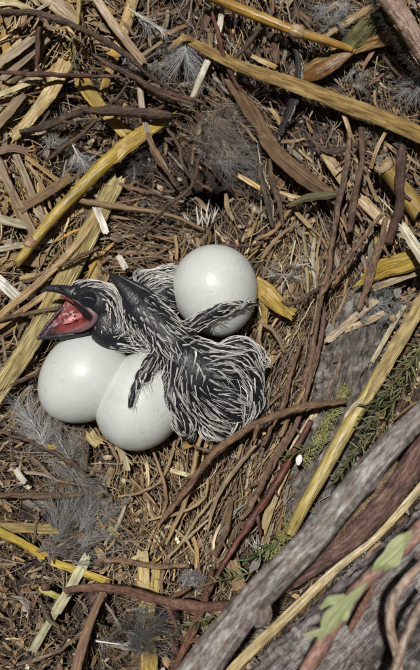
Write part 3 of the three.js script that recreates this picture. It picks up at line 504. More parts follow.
{
  rand = rng(101); let mb = new MB();
  strands(mb, 8200, { prof: R3, w: .66, top: 6, len: 1.25, bend: 1.2, seg: 7 });
  tag(mesh('rootlet_litter', mb.geo(), fibreMat), 'matted fine brown rootlets and stalks lining the whole nest', 'rootlets', null, 'stuff');
  rand = rng(102); mb = new MB();
  strands(mb, 2500, { prof: [[-1, 0], [-.5, .26], [.1, .2], [.6, .3], [1, 0], [0, -.16]].reverse(), w: 2.0, len: .72, top: 7, bend: .5, kink: .7, twist: .5, ragged: 2, taper: .3 });
  tag(mesh('straw_litter', mb.geo(.8), dullStraw), 'short broken bits of dry grass and straw strewn through the nest', 'straw litter', null, 'stuff');
  rand = rng(103); mb = new MB();
  strands(mb, 2600, { prof: R3, w: .26, top: 7.5, len: .9, bend: 2.6, seg: 4, kink: 2.2 });
  tag(mesh('hair_fibre', mb.geo(), fibreMat), 'hair-thin curling fibres tangled over the litter', 'fibres', null, 'stuff');
  rand = rng(105); mb = new MB();                        // curled scraps of dead leaf
  for (let i = 0; i < 620; i++) {
    const x = -75 + rand() * 570, y = -75 + rand() * 820, r = regionAt(x, y); if (overPit(x, y, 1.4) || inEggs(x, y, 1.1) || inChick(x, y) || rand() > r[6]) continue;
    const a = (r[2] + gauss() * 60) * Math.PI / 180, L = 7 + rand() * 15, W = (3 + rand() * 6) * PX * .5, h = 1.5 + rand() * 5, c0 = vary(pick(PAL[r[7]]), .25), c1 = vary(mixc(c0, C.brown, .5), .2), sd = rand() * 90;
    sweep(mb, curve([-.5, 0, .5].map(k => at(x + Math.cos(a) * L * k, y + Math.sin(a) * L * k, Math.max(.5, h + gauss() * 1.4))), 7), flatProf(5, .1, .12, gauss() * .5, sd), u => W * Math.pow(Math.sin(.25 + u * 2.6), .6), (u, q) => mixc(c0, c1, smooth(-.2, .3, noise(u * 3, q * 1.6, sd))), { twist: gauss() * .7, ragged: 2.5, edge: (u, q) => 1 + .5 * noise(u * 6, q > 0 ? 2 : 7, sd) });
  }
  tag(mesh('leaf_scraps', mb.geo(.7), dullStraw), 'curled scraps of dead leaf and husk scattered through the litter', 'leaf scraps', null, 'stuff');
  rand = rng(104); mb = new MB();                        // crumbs and flakes of bark and leaf
  for (let i = 0; i < 5200; i++) {
    const x = -75 + rand() * 570, y = -75 + rand() * 820, r = regionAt(x, y); if (overPit(x, y, 1.1) || inEggs(x, y, .8)) continue;
    const c = at(x, y, rand() * 4.5), s = (1.2 + 3.2 * rand() ** 2) * PX, ax = new V3(gauss(), gauss() * .5, gauss()).normalize(), bx = new V3().crossVectors(ax, new V3(gauss() * .6, 1, gauss() * .6)).normalize(), nx = new V3().crossVectors(ax, bx), col = vary(pick(PAL[r[7]]), .3), k = 5 + (i % 3), st = mb.p.length / 3;
    for (let j = 0; j < k; j++) { const a = j / k * 6.283, q = s * (.55 + .6 * rand()); mb.v(c.clone().addScaledVector(ax, Math.cos(a) * q * 1.3).addScaledVector(bx, Math.sin(a) * q * .8).addScaledVector(nx, gauss() * s * .15), rand(), rand(), col); }
    const t = mb.v(c.clone().addScaledVector(nx, s * .3), 0, 0, vary(col, .1)), b = mb.v(c.clone().addScaledVector(nx, -s * .3), 0, 0, col);
    for (let j = 0; j < k; j++) { mb.i.push(st + j, st + (j + 1) % k, t, st + (j + 1) % k, st + j, b); }
  }
  tag(mesh('leaf_crumbs', mb.geo(.6), fibreMat), 'small crumbs and flakes of bark and dead leaf between the fibres', 'crumbs', null, 'stuff');
}
// ---------------------------------------------------------------- straws, canes and husks laid one by one
rand = rng(201);
{ // cane at the top with its node
  const t = base('cane', 'golden round cane with a pale node, across the top edge beside the mossy branch', 'cane');
  stick('stalk', null, [[200, -9, 13], [250, 13, 13], [298, 32, 13], [330, 42, 13], [353, 50, 13]], [11, 11, 10.5, 9, 6], C.gold, { parent: t, mat: strawMat, knots: .05, wobble: .1, col2: [.33, .17, .035] });
  stick('node', null, [[291, 29.5, 13.2], [295, 31, 13.2], [299, 32.4, 13.2], [303, 34, 13.2]], [11, 13, 13.4, 11], [.5, .36, .2], { parent: t, mat: strawMat, knots: .1, wobble: 0 });
}
blade('broken_husk', 'short orange-brown broken husk tucked under the golden cane\'s tip', [[355, 49, 12], [335, 62, 10.5], [316, 73, 9], [298, 79, 7]], [4, 15, 16, 7], [.33, .19, .045], { arch: .5, cat: 'husk', col2: [.2, .09, .025] });
blade('straw', 'longest pale ribbed straw, running from the grey tuft to the right edge', [[182, 37, 10], [235, 64, 12], [300, 87, 12.5], [360, 110, 12], [395, 123, 12], [432, 140, 12]], [8, 12, 14, 16, 18, 17, 17], [.44, .32, .14], { ribs: 18, ridge: .085, arch: .3, dirt: .2, col2: [.37, .255, .10] });
blade('straw_flap', 'bent-over torn end lying at the tip of the longest ribbed straw', [[192, 39, 11], [183, 38, 12], [176, 43, 10], [169, 49, 8]], [6, 7, 6, 4], C.tan, { arch: .2 });
blade('straw', 'broad tan board-like straw under the golden cane\'s tip', [[296, 74, 5], [325, 61, 7], [360, 43, 8], [410, 30, 8]], [9, 16, 20, 19], [.42, .28, .11], { arch: .12, ribs: 18, ridge: .06, dirt: .25, col2: [.35, .23, .10] });
blade('straw', 'thin tan sliver between the mossy branch and the pale fluff at the top', [[372, 6, 10], [345, 23, 9], [322, 38, 8]], [7, 8, 5], C.tan);
{ // yellow cane, left
  const t = base('cane', 'long glossy yellow cane with a pinkish node, split at its upper end', 'cane');
  blade('split_end', null, [[169, 118, 10], [148, 130, 11], [125, 146, 11.5], [110, 160, 11]], [8, 15, 17, 15], [.48, .34, .06], { parent: t, arch: .5, ragged: 2.5 });
  stick('stalk', null, [[131, 141, 10.5], [108, 161, 11], [72, 197, 11], [45, 227, 10.5], [22, 257, 10], [16, 264, 9.5]], [13, 15, 13, 12, 10.5, 9], [.45, .33, .055], { parent: t, mat: strawMat, knots: .06, wobble: .12, col2: [.35, .24, .05] });
  stick('node', null, [[33, 240.5, 10.6], [30, 243.5, 10.6], [27, 247, 10.6]], [12.5, 13.5, 11.5], [.40, .25, .16], { parent: t, mat: strawMat, knots: .1, wobble: 0 });
}
blade('straw', 'broadest pale cream straw, passing behind the gaping chick\'s bill', [[118, 178, 5.5], [92, 228, 7.5], [62, 285, 8], [30, 342, 7.5], [-8, 402, 7]], [17, 20, 21, 19, 17], [.56, .50, .28], { arch: .35, ribs: 18, ridge: .09, dirt: .15, col2: [.47, .39, .18] });
blade('straw', 'long narrow tan straw alongside the broadest pale straw', [[112, 192, 8], [82, 238, 10], [46, 276, 10.5], [-8, 322, 10]], [3, 6, 7, 7], [.42, .29, .13], { arch: .45 });
blade('straw', 'thin tan straw below the long narrow tan one, left of the gaping bill', [[72, 276, 8], [40, 298, 8.5], [-6, 330, 8]], [4, 6, 6], C.tan);
blade('straw', 'flat yellow-brown straw under the thin tan ones by the left edge', [[55, 300, 3], [25, 318, 4], [-6, 338, 4]], [6, 9, 9], [.36, .25, .10]);
blade('straw', 'wedge-shaped yellow straw in the upper left, wider at its top', [[66, 61, 8], [50, 92, 9], [32, 116, 9], [13, 138, 8]], [17, 16, 12, 9], [.46, .33, .10], { arch: .15, ragged: .5 });
blade('straw', 'yellow straw slanting down right from under the dark twigs to the split cane', [[80, 78, 6], [98, 104, 7], [126, 134, 8]], [15, 13, 12], [.48, .33, .07], { arch: .25 });
blade('straw', 'flat pinkish-tan straw hanging in from the top edge', [[92, -8, 12], [112, 22, 13], [128, 43, 12.5], [144, 63, 12]], [8, 9, 9, 8], [.38, .27, .16], { arch: .12 });
blade('straw', 'narrow tan strap running down across the yellow cane\'s split end', [[140, 60, 8], [141, 100, 12.5], [150, 140, 14], [161, 160, 12], [172, 180, 10]], [7, 6, 6, 5, 3], [.33, .225, .13], { arch: .1 });
blade('straw', 'yellow straw standing behind the pinkish-tan one at the top', [[134, -6, 5], [124, 30, 6], [112, 62, 6.5], [103, 92, 6]], [12, 12, 11, 8], [.46, .31, .09]);
blade('straw', 'broad pale straw lying along the top edge, left of the thin yellow stem', [[40, -8, 6], [58, 6, 7], [82, 25, 7]], [15, 17, 10], [.42, .32, .19], { arch: .1 });
blade('straw', 'pale stalk in the top left corner', [[-5, 4, 7], [14, 3, 8], [36, 13, 7]], [6, 7, 6], C.pale);
stick('straw', 'thin upright yellow stem at the top edge', [[79, -6, 9], [78.5, 10, 10], [77, 27, 9]], [4.5, 5, 4], [.46, .37, .14], { mat: strawMat, knots: .05, wobble: .1, cat: 'straw' });
[[[44, 27, 9], [22, 47, 10], [-6, 66, 9], 9, [.36, .29, .20], 'upper weathered grey straw of two crossing to the left edge'], [[48, 38, 7], [24, 60, 8], [2, 79, 7], 7, [.30, .23, .16], 'lower weathered grey straw of two crossing to the left edge'],
 [[3, 32, 5], [8, 60, 6], [7, 90, 5], 9, [.42, .27, .06], 'upright golden straw at the upper left edge'], [[30, 38, 4], [26, 55, 5], [24, 78, 4], 8, [.27, .20, .12], 'grey-brown upright straw behind the weathered pair'], [[-5, 96, 9], [16, 88, 10], [40, 78, 9], 6, C.pale, 'pale straw under the dark red twig at the left edge'],
 [[22, 94, 8], [10, 110, 8], [-6, 128, 7], 10, [.34, .25, .14], 'tan straw left of the wedge-shaped yellow one'], [[54, 26, 3], [44, 42, 4], [34, 64, 3], 8, [.33, .24, .12], 'tan straw in the shade under the curved dark twig'], [[14, 8, 3], [8, 20, 4], [2, 34, 3], 7, [.3, .22, .11], 'brown-tan straw under the curved twig in the corner'],
 [[58, 120, 3], [44, 130, 5], [30, 131, 5], 6, C.cream, 'pale chip beside the foot of the wedge-shaped straw'],
].forEach(([a, b, c, w, col, l]) => blade('straw', l, [a, b, c], w, col, { arch: .15, mat: dullStraw }));
[[[-2, 162, 8], [14, 196, 9], [34, 234, 8], 8, [.33, .25, .16], 'first of two parallel greyish straws at the left edge below the pink stalk'], [[12, 146, 7], [28, 184, 8], [46, 226, 7], 7, [.34, .27, .18], 'second of two parallel greyish straws, nearer the yellow cane'],
 [[70, 177, 8], [46, 193, 9], [20, 209, 8], 10, [.24, .15, .07], 'brown flat straw lying beside the yellow cane'], [[-6, 217, 6], [12, 222, 7], [34, 226, 6], 9, [.46, .42, .30], 'washed-out pale straw poking in at the left edge, above the node'], [[-6, 250, 6], [16, 246, 7], [52, 240, 6], 6, [.5, .45, .33], 'pale straw passing under the yellow cane\'s node'],
 [[-6, 268, 4], [20, 258, 5], [44, 262, 4], 14, [.30, .20, .10], 'broad brown husk below the yellow cane\'s lower end'], [[-4, 152, 8], [12, 148, 9], [28, 152, 8], 8, [.28, .18, .13], 'pinkish-brown stalk poking in at the left edge'],
 [[26, 157, 10], [40, 167, 11], [58, 181, 10], 4, C.tan, 'slim tan straw pointing at the yellow cane from the left'], [[54, 232, 4], [72, 214, 5], [88, 203, 4], 9, [.43, .34, .17], 'short tan straw between the yellow cane and the pale straw'],
 [[88, 250, 4], [94, 264, 5], [96, 280, 4], 12, [.40, .29, .10], 'tan husk between the two chicks\' bills'], [[78, 258, 6], [88, 240, 7], [100, 226, 6], 6, [.40, .30, .16], 'tan straw slip right of the broadest pale straw'],
].forEach(([a, b, c, w, col, l]) => blade('straw', l, [a, b, c], w, col, { arch: .18, mat: dullStraw }));
[[[-4, 279, 10], [6, 287, 11], [18, 298, 10], 11, 'white straw flake at the left edge, level with the gaping bill'], [[97, 209, 9], [101, 219, 10], [106, 233, 9], 7, 'white straw chip above the pale straw\'s upper half'], [[119, 257, 8], [122, 262, 9], [126, 269, 8], 6, 'small white chip just above the closed bill\'s tip'], [[100, 293, 2], [72, 304, 4], [52, 310, 4], 5, 'white straw end seen inside the gape of the bill']].slice(0, 3)
  .forEach(([a, b, c, w, l]) => blade('straw_flake', l, [a, b, c], w, C.white, { arch: .1, dirt: .1 }));
stick('stalk', 'long tan-brown stalk lying across above the chicks, from the cane to the hollow', [[74, 199, 9], [110, 206, 10], [150, 211, 10.5], [178, 218, 10], [204, 230, 8]], [6, 6, 5.5, 4.5, 3], [.27, .175, .10], { mat: dullStraw, cat: 'stalk' });
{ // cut cane on the right
  const t = base('cane', 'stubby yellow cane with its round cut end showing, at the right edge', 'cane');
  stick('stalk', null, [[382, 164, 15], [392, 176, 14], [404, 192, 12], [420, 214, 9]], [15, 17, 18, 18], [.40, .29, .075], { parent: t, mat: strawMat, knots: .05, wobble: .08, col2: [.28, .19, .05] });
  stick('cut_end', null, [[385, 168, 14.8], [383.4, 165.4, 15.2], [382, 163.6, 15.4]], [19, 19.5, 17], [.44, .33, .2], { parent: t, mat: dullStraw, knots: .08, wobble: 0, cap: [.5, .4, .26] });
  stick('pith', null, [[383, 165, 15.6], [381.4, 163, 16]], [7, 6], [.25, .16, .09], { parent: t, mat: dullStraw, wobble: 0 });
}
[[[325, 153, 9], [335, 168, 10], [347, 186, 9], 11, [.42, .30, .13], 'tan straw stub left of the upright brown twigs'], [[360, 198, 9], [374, 212, 10], [394, 232, 9], 12, [.42, .30, .15], 'broad tan straw below the cut cane'], [[385, 133, 11], [377, 149, 12], [371, 168, 11], 3.5, C.tan, 'slim tan splinter beside the cut cane'],
 [[342, 108, 10], [347, 124, 11], [352, 140, 10], 4.5, C.tan, 'slim tan splinter under the longest ribbed straw'], [[376, 300, 12], [354, 318, 12], [328, 340, 11], 8, [.37, .27, .13], 'longer of two short tan straws under the yellow husk'], [[384, 313, 13], [368, 321, 13], [345, 330, 12], 6.5, [.42, .32, .16], 'shorter of two short tan straws, crossing over the other'],
 [[374, 288, 12], [398, 279, 13], [428, 268, 13], 7, [.36, .25, .13], 'brown straw lying along the lower side of the yellow husk'], [[330, 330, 6], [345, 336, 7], [362, 332, 6], 12, [.36, .27, .15], 'tan straw scrap under the two short straws'], [[404, 306, 11], [388, 334, 12], [372, 362, 11], 5, [.44, .36, .19], 'thin pale straw alongside the long cane at the right edge'],
 [[426, 296, 11], [410, 326, 12], [396, 350, 11], 5, [.38, .28, .14], 'thin tan straw right of the long cane by the right edge'],
].forEach(([a, b, c, w, col, l]) => blade('straw', l, [a, b, c], w, col, { arch: .2 }));
blade('straw', 'thick white straw with a blunt end at the right edge', [[402, 226, 22], [413, 243, 23], [428, 266, 23]], [9, 11, 12], [.68, .64, .52], { arch: .55, ribs: 18, ridge: .09, dirt: .15 });
blade('husk', 'bright yellow ragged husk at the right edge below the white straw', [[363, 278, 13], [384, 268, 15], [406, 262, 15], [430, 252, 15]], [13, 20, 21, 22], [.50, .36, .05], { arch: .22, ridge: .12, ragged: 2, cat: 'husk', col2: [.33, .22, .05] });
{ // long cane, lower right
  const t = base('cane', 'long yellow-green cane running down from the right edge, pale and split on top', 'cane');
  stick('stalk', null, [[384, 366, 20], [366, 398, 21], [345, 432, 22], [324, 470, 22], [304, 506, 21], [290, 534, 18]], [14, 14.5, 15, 14, 13, 11], [.47, .37, .12], { parent: t, mat: strawMat, knots: .06, wobble: .1, col2: [.5, .42, .2] });
  blade('split_sheath', null, [[432, 284, 18], [412, 320, 21], [394, 350, 23], [376, 384, 24], [366, 402, 23.6]], [12, 13, 15, 13, 6], [.56, .47, .25], { parent: t, arch: .45, ribs: 18, ridge: .09, ragged: 3, dirt: .15 });
  blade('torn_strip', null, [[362, 399, 23], [352, 408, 24], [345, 418, 23], [340, 430, 21]], [5, 4, 3, 2], [.45, .36, .18], { parent: t, ragged: 3 });
}
{ // husk scrap by the egg
  const t = base('husk', 'yellow fibrous husk scrap with torn strips right beside the topmost egg', 'husk');
  blade('scrap', null, [[255, 281, 12], [264, 290, 13], [277, 303, 13], [291, 316, 11]], [11, 21, 17, 8], [.50, .33, .075], { parent: t, arch: .15, ragged: 3, ridge: .1 });
  blade('torn_strip', null, [[262, 292, 12], [264, 304, 11], [265, 322, 8]], [9, 8, 5], [.47, .33, .11], { parent: t });
  blade('torn_strip', null, [[280, 305, 12.5], [288, 309, 12.5], [296, 310, 11]], [7, 5, 3], [.50, .34, .085], { parent: t });
}
[[[-4, 527, 5], [25, 528, 6], [62, 530, 5], 10, [.38, .29, .10], 'flat yellow-tan straw at the lower left under the grey fluff'], [[-4, 530, 8], [22, 543, 9], [44, 556, 7], 8, [.52, .39, .05], 'bright yellow straw at the lower left edge, above its broken half'], [[52, 562, 7], [76, 570, 9], [112, 583, 8], 7, [.48, .36, .05], 'bright yellow broken straw lower down beside the cream strap'],
 [[88, 556, 9], [72, 585, 10], [56, 612, 10], 10, [.52, .50, .32], 'cream strap-like blade, upper half, under the reddish twig'], [[58, 608, 8], [48, 624, 9], [33, 650, 9], 8, [.50, .49, .33], 'cream strap-like blade, lower torn half'], [[40, 589, 9], [52, 594, 10], [66, 600, 9], 6, [.42, .40, .11], 'short yellow-green blade left of the cream strap'],
].forEach(([a, b, c, w, col, l]) => blade('straw', l, [a, b, c], w, col, { arch: .15, mat: dullStraw }));
blade('husk', 'wider of two upright yellow husks at the bottom, crossed by the reddish twig', [[143, 553, 6], [144, 585, 6], [147, 620, 4], [150, 680, 6]], [11, 14, 15, 18], [.46, .33, .06], { arch: .1, cat: 'husk' });
blade('husk', 'narrower of two upright yellow husks at the bottom, crossed by the reddish twig', [[157, 560, 6], [155, 585, 6], [151, 614, 5]], [9, 9, 6], [.45, .34, .08], { arch: .1, cat: 'husk' });
blade('straw', 'flat tan straw lying beside the dark red twig', [[318, 408, 9], [296, 446, 10], [276, 492, 10], [263, 530, 8]], [5, 9, 9, 8], [.42, .32, .14], { arch: .15 });
blade('wood_chip', 'small brown rectangular chip of wood beside the grey branch', [[232, 561, 10], [236, 575, 11], [241, 589, 10]], [14, 15, 13], [.30, .19, .10], { arch: .06, ragged: .3, cat: 'wood chip', mat: dullStraw });
// thin stalks under the eggs and body
[[[[204, 425, 9], [196, 455, 10], [188, 492, 10], [166, 545, 8]], 5, [.40, .29, .15], 'pale stalk hanging straight down from beneath the chick\'s foot'], [[[152, 447, 6], [160, 470, 8], [166, 500, 8], [158, 530, 6]], 3.5, [.34, .23, .12], 'brown stalk curving down from below the lowest egg'], [[[208, 478, 7], [204, 498, 9], [180, 512, 9], [148, 520, 7]], 3.5, [.42, .32, .18], 'hooked tan stalk below the knobbly twig'],
 [[[212, 500, 7], [196, 520, 8], [176, 550, 8]], 3, [.44, .35, .2], 'pale slim stalk under the hooked one'], [[[175, 440, 5], [170, 462, 7], [158, 484, 6]], 3.5, [.40, .30, .17], 'short pale stalk just below the lowest egg'], [[[118, 497, 6], [140, 492, 8], [165, 480, 7]], 3, [.36, .26, .14], 'slim tan stalk pointing up right below the lowest egg'],
 [[[260, 440, 8], [235, 470, 10], [216, 500, 9], [208, 530, 7]], 5, [.33, .24, .15], 'tan stalk curving down from the knobbly twig'], [[[130, 478, 5], [152, 500, 7], [160, 512, 6]], 3, [.38, .26, .13], 'short slanting stalk below the eggs'], [[[104, 545, 6], [118, 525, 8], [126, 505, 7]], 4, [.5, .46, .36], 'whitish stalk rising from the tan twig'],
 [[[100, 512, 6], [116, 522, 8], [134, 536, 7]], 3, [.33, .22, .12], 'brown stalk sloping to the tan twig'], [[[196, 555, 6], [186, 540, 8], [170, 525, 7]], 3.2, [.45, .36, .2], 'pale stalk above the grey tuft near the bottom'], [[[165, 560, 6], [190, 536, 8], [208, 520, 7]], 3.4, [.47, .39, .24], 'cream stalk crossing the pale one above the grey tuft'],
 [[[268, 305, 6], [260, 330, 8], [262, 352, 7]], 4, [.38, .29, .17], 'tan stalk hanging below the husk scrap'], [[[258, 322, 8], [272, 330, 9], [285, 352, 7]], 5, [.28, .20, .12], 'brown crooked stalk below the husk scrap'], [[[255, 240, 8], [272, 232, 10], [288, 212, 9], [304, 196, 7]], 4.5, [.30, .20, .115], 'arching brown stalk above the topmost egg\'s shoulder'],
 [[[262, 258, 8], [276, 240, 10], [296, 222, 9]], 4, [.32, .22, .13], 'second arching brown stalk, nearer the topmost egg'], [[[314, 238, 7], [313, 262, 9], [316, 292, 8]], 5, [.45, .40, .3], 'whitish peeled stalk right of the white quills'], [[[303, 232, 7], [306, 258, 9], [308, 300, 8]], 4, [.34, .29, .17], 'grey-tan stalk with white flecks beside the peeled one'],
 [[[0, 456, 7], [16, 447, 8], [34, 448, 7]], 0, null, ''],
].filter(r => r[2]).forEach(([p, w, c, l]) => stick('stalk', l, p, [w * .8, w, w, w * .6], c, { mat: dullStraw, knots: .12, wobble: .5, cat: 'stalk' }));
// ---------------------------------------------------------------- twigs, roots and branches
rand = rng(301);
const TW = [
  [[[-6, 12, 15], [30, 13, 16], [65, 22, 17], [100, 38, 17], [130, 58, 16], [152, 78, 14], [178, 92, 12]], [5, 6, 6, 5.5, 5, 4, 3], [.10, .065, .045], 'dark brown twig curving from the top left corner'],
  [[[-6, 72, 13], [30, 74, 14], [62, 75, 14], [95, 76, 14], [130, 78, 13], [160, 90, 13], [205, 103, 12]], [3.5, 4, 4.5, 4.5, 4, 4, 3], [.12, .055, .04], 'dark red-brown twig running level from the left edge'],
  [[[82, 110, 15], [110, 111, 16], [140, 113, 16], [172, 116, 14]], [7, 9.5, 10, 7], [.085, .052, .035], 'thickest dark twig in the upper left, lying level over the yellow straw'],
  [[[126, 86, 14], [112, 104, 15], [96, 122, 14], [72, 142, 12], [44, 162, 10]], [3, 4, 5, 4.5, 3], [.08, .05, .035], 'dark twig slanting down left across the thick level twig'],
  [[[92, 54, 14], [112, 66, 15], [136, 78, 15], [160, 94, 14], [190, 103, 12]], [3, 6, 6, 5, 3], [.10, .06, .042], 'dark twig converging on the grey tuft between two others'],
  [[[82, 16, 10], [86, 38, 11], [74, 66, 12]], [2.5, 3, 2.5], [.12, .05, .04], 'short thin red twig above the wedge-shaped straw'],
  [[[42, 20, 11], [38, 44, 12], [37, 66, 12], [41, 74, 11]], [3.5, 4, 4, 3], [.11, .05, .038], 'upright dark red twig near the wedge-shaped straw'],
  [[[20, 132, 10], [46, 126, 12], [66, 118, 13], [86, 112, 12]], [4, 7, 7, 5], [.06, .04, .03], 'blackish twig joining the thick level twig from the left'],
  [[[200, 158, 11], [192, 185, 12], [170, 205, 12], [140, 232, 10]], [3, 4, 3.5, 2.5], [.12, .07, .045], 'dark crooked twig above the closed bill'],
  [[[150, 148, 12], [164, 170, 13], [176, 186, 12]], [2.5, 3, 2.5], [.13, .08, .05], 'thin twig beside the narrow tan strap'],
  [[[168, 128, 12], [180, 150, 13], [186, 172, 12], [212, 192, 10]], [3, 4, 3.5, 3], [.12, .075, .05], 'thin brown twig curving toward the dark hollow'],
  [[[58, 268, 12], [78, 258, 13], [98, 247, 12]], [3, 5, 3], [.14, .085, .05], 'short frayed brown twig lying over the broadest pale straw'],
  [[[-6, 322, 10], [20, 314, 11], [44, 310, 11.5], [62, 307, 11]], [3, 4, 4.5, 4], [.17, .11, .07], 'brown twig reaching into the gaping bill from the left'],
  [[[-6, 394, 8], [14, 384, 9], [36, 373, 9], [48, 362, 8]], [3, 4, 4, 3], [.13, .08, .055], 'dark twig left of the egg under the gaping chick'],
  [[[258, 164, 12], [263, 185, 13], [268, 207, 13], [274, 228, 11]], [6, 6.5, 6, 4], [.10, .075, .058], 'left one of two dark twigs side by side above the topmost egg'],
  [[[269, 160, 12], [274, 185, 13], [281, 210, 12], [283, 226, 10]], [4, 5, 5, 4], [.13, .085, .055], 'right one of two dark twigs side by side above the topmost egg'],
  [[[350, 138, 15], [346, 170, 16], [338, 205, 16], [334, 232, 14]], [4, 6, 6.5, 5], [.19, .12, .085], 'first of two upright grey-brown twigs, left of the cut cane'],
  [[[361, 128, 15], [362, 160, 16], [355, 195, 16], [350, 232, 14]], [5, 7, 7, 6], [.17, .095, .065], 'second of two upright grey-brown twigs, nearer the cut cane'],
  [[[334, 232, 15], [330, 262, 16], [322, 296, 16], [316, 330, 15], [310, 362, 13], [298, 408, 11]], [5, 5.5, 6, 6, 6, 5], [.20, .12, .085], 'straight reddish-brown twig with a pale cut tip, down from the two upright twigs'],
  [[[381, 215, 18], [362, 240, 19], [340, 268, 19], [318, 300, 16]], [4, 4.5, 4.5, 3.5], [.26, .16, .09], 'straight light-brown twig slanting across the right-hand roots'],
  [[[402, 146, 14], [400, 178, 16], [400, 205, 16], [388, 244, 14]], [8, 10, 10, 8], [.10, .05, .038], 'thick dark red-brown root at the right edge behind the white straw'],
  [[[386, 218, 17], [382, 240, 18], [374, 262, 18], [366, 290, 16], [358, 310, 14]], [5, 7, 7, 7, 5], [.25, .16, .105], 'knobbly tan root crossing the end of the yellow husk'],
  [[[345, 350, 12], [332, 385, 13], [322, 410, 12]], [4, 6, 5], [.22, .17, .14], 'greyish root end above the knobbly twig\'s tip'],
  [[[326, 312, 13], [318, 350, 14], [306, 395, 13], [296, 425, 11], [266, 478, 10]], [4, 5, 5, 5, 4], [.17, .10, .075], 'brown root running down alongside the reddish-brown twig'],
  [[[303, 340, 11], [292, 372, 12], [284, 404, 12], [262, 446, 10]], [3.5, 4.5, 4.5, 4], [.18, .11, .07], 'slim brown root nearest the chick\'s tail side'],
  [[[322, 338, 12], [312, 376, 13], [292, 410, 12], [280, 436, 10]], [3, 4.5, 5, 4], [.36, .26, .14], 'light tan root among the bundle right of the chick'],
  [[[311, 421, 12], [296, 448, 13], [276, 483, 14], [252, 519, 14], [232, 550, 13], [208, 592, 12]], [6, 7.5, 7.5, 7, 6, 5], [.135, .038, .024], 'smooth dark red twig slanting down to the grey branch'],
  [[[292, 428, 10], [274, 456, 11], [258, 492, 11], [240, 520, 10]], [4, 6, 6, 5], [.21, .13, .085], 'brown root left of the dark red twig'],
  [[[232, 500, 9], [226, 530, 10], [214, 556, 10]], [5, 7, 6], [.17, .105, .06], 'thick brown root end in the mat above the reddish twig'],
  [[[94, 562, 13], [115, 560, 14], [145, 565, 14.5], [190, 566, 13]], [4, 6, 6, 4], [.27, .17, .10], 'tan twig lying level above the reddish twig'],
  [[[172, 672, 9], [190, 636, 10], [204, 602, 11], [212, 570, 10]], [6, 8, 8, 6], [.16, .065, .045], 'red-brown twig rising beside the grey branch at the bottom'],
  [[[17, 665, 13], [40, 659, 14], [62, 648, 14], [86, 628, 12]], [2.5, 3.5, 3.5, 2.5], [.32, .24, .17], 'pale thin twig at the bottom left'],
  [[[-4, 430, 12], [30, 442, 13], [58, 455, 13], [82, 472, 12], [106, 492, 9]], [3, 3.5, 3.5, 3.5, 2.5], [.15, .10, .07], 'thin brown twig crossing the grey feather at the left'],
  [[[-4, 494, 10], [25, 495, 11], [60, 496, 11], [84, 494, 10]], [5, 6, 6, 4], [.17, .11, .065], 'level brown twig at the left below the eggs'],
  [[[85, 430, 5], [86, 455, 7], [84, 478, 8], [81, 502, 7]], [6, 7, 6, 6], [.13, .08, .05], 'upright dark twig just below the two lower eggs'],
  [[[32, 458, 11], [52, 476, 12], [80, 487, 11]], [2.5, 3, 3], [.30, .19, .13], 'thin pinkish twig over the grey fluff at the left'],
  [[[62, 600, 10], [76, 592, 11], [96, 586, 10]], [3, 4, 3], [.10, .06, .045], 'thin dark twig under the reddish twig\'s broken end'],
  [[[40, 598, 10], [48, 618, 11], [60, 627, 10]], [3, 4, 4], [.13, .11, .06], 'short olive twig beside the cream strap'],
  [[[213, 14, 10], [222, 44, 12], [228, 66, 11], [245, 100, 9]], [4, 5, 5, 4], [.14, .045, .035], 'dark red upright twig under the longest ribbed straw'],
  [[[262, 26, 11], [250, 42, 12], [232, 60, 11]], [3, 5, 4], [.10, .065, .05], 'dark twig between the golden cane and the ribbed straw'],
  [[[310, 140, 9], [330, 152, 11], [352, 146, 11], [372, 136, 10]], [3, 4.5, 5, 3], [.12, .075, .055], 'dark crooked root below the ribbed straw'],
  [[[336, 88, 9], [352, 100, 11], [375, 118, 10]], [2, 2.5, 2.5], [.12, .085, .06], 'thin dark stalk curling out from under the broad tan straw'],
  [[[384, 56, 12], [396, 74, 13], [420, 92, 12]], [3, 3.5, 3], [.11, .065, .05], 'thin dark twig sloping to the right edge under the pale branch'],
  [[[220, 244, 9], [246, 246, 11], [264, 242, 10]], [2.5, 3, 2.5], [.15, .075, .05], 'thin reddish twig touching the topmost egg\'s upper end'],
  [[[278, 300, 13], [290, 304, 14], [304, 298, 13], [328, 280, 12]], [2.5, 3, 3, 2.5], [.12, .075, .055], 'thin dark twig curving from the husk scrap to the straight twig'],
  [[[100, 2, 14], [86, 0, 14], [76, -4, 13]], [0, 0], null, ''],
].filter(r => r[2]);
for (const [p, w, c, l] of TW) stick('twig', l, p, w, c, { mat: w[0] >= 6 && c[0] > .12 && c[1] < .05 ? smoothBark : barkMat, knots: .4, wobble: w[1] >= 7 ? .35 : .8, shoots: p.length > 3 ? 2 : 1 });
stick('twig', 'knobbly brown twig arching over from under the chick to the right', [[346, 401, 18], [322, 404, 18], [296, 409, 18], [268, 419, 17], [240, 434, 16], [208, 460, 15], [186, 490, 13], [160, 524, 11]], [5, 7.5, 8, 8.5, 8.5, 7, 6, 4], [.22, .135, .08], { knots: .5, wobble: .8, shoots: 4 });
stick('twig', 'thick reddish-brown twig lying level near the bottom, knotted, broken at its left end', [[64, 591, 15], [78, 588, 16], [105, 588, 17], [132, 592, 17], [160, 601, 17], [190, 606, 16], [232, 606, 15], [272, 588, 13]], [6, 8, 8.5, 8.5, 9.5, 10, 10, 10], [.20, .095, .065], { knots: .42, wobble: .6, shoots: 3 });
blade('bark_strip', 'frayed brown bark strip slanting from above the hollow toward the upright twigs', [[262, 136, 11], [282, 158, 13], [308, 180, 13], [332, 196, 11]], [12, 16, 17, 12], [.24, .155, .09], { arch: .15, ridge: .2, ragged: 3, mat: dullStraw, cat: 'bark strip' });
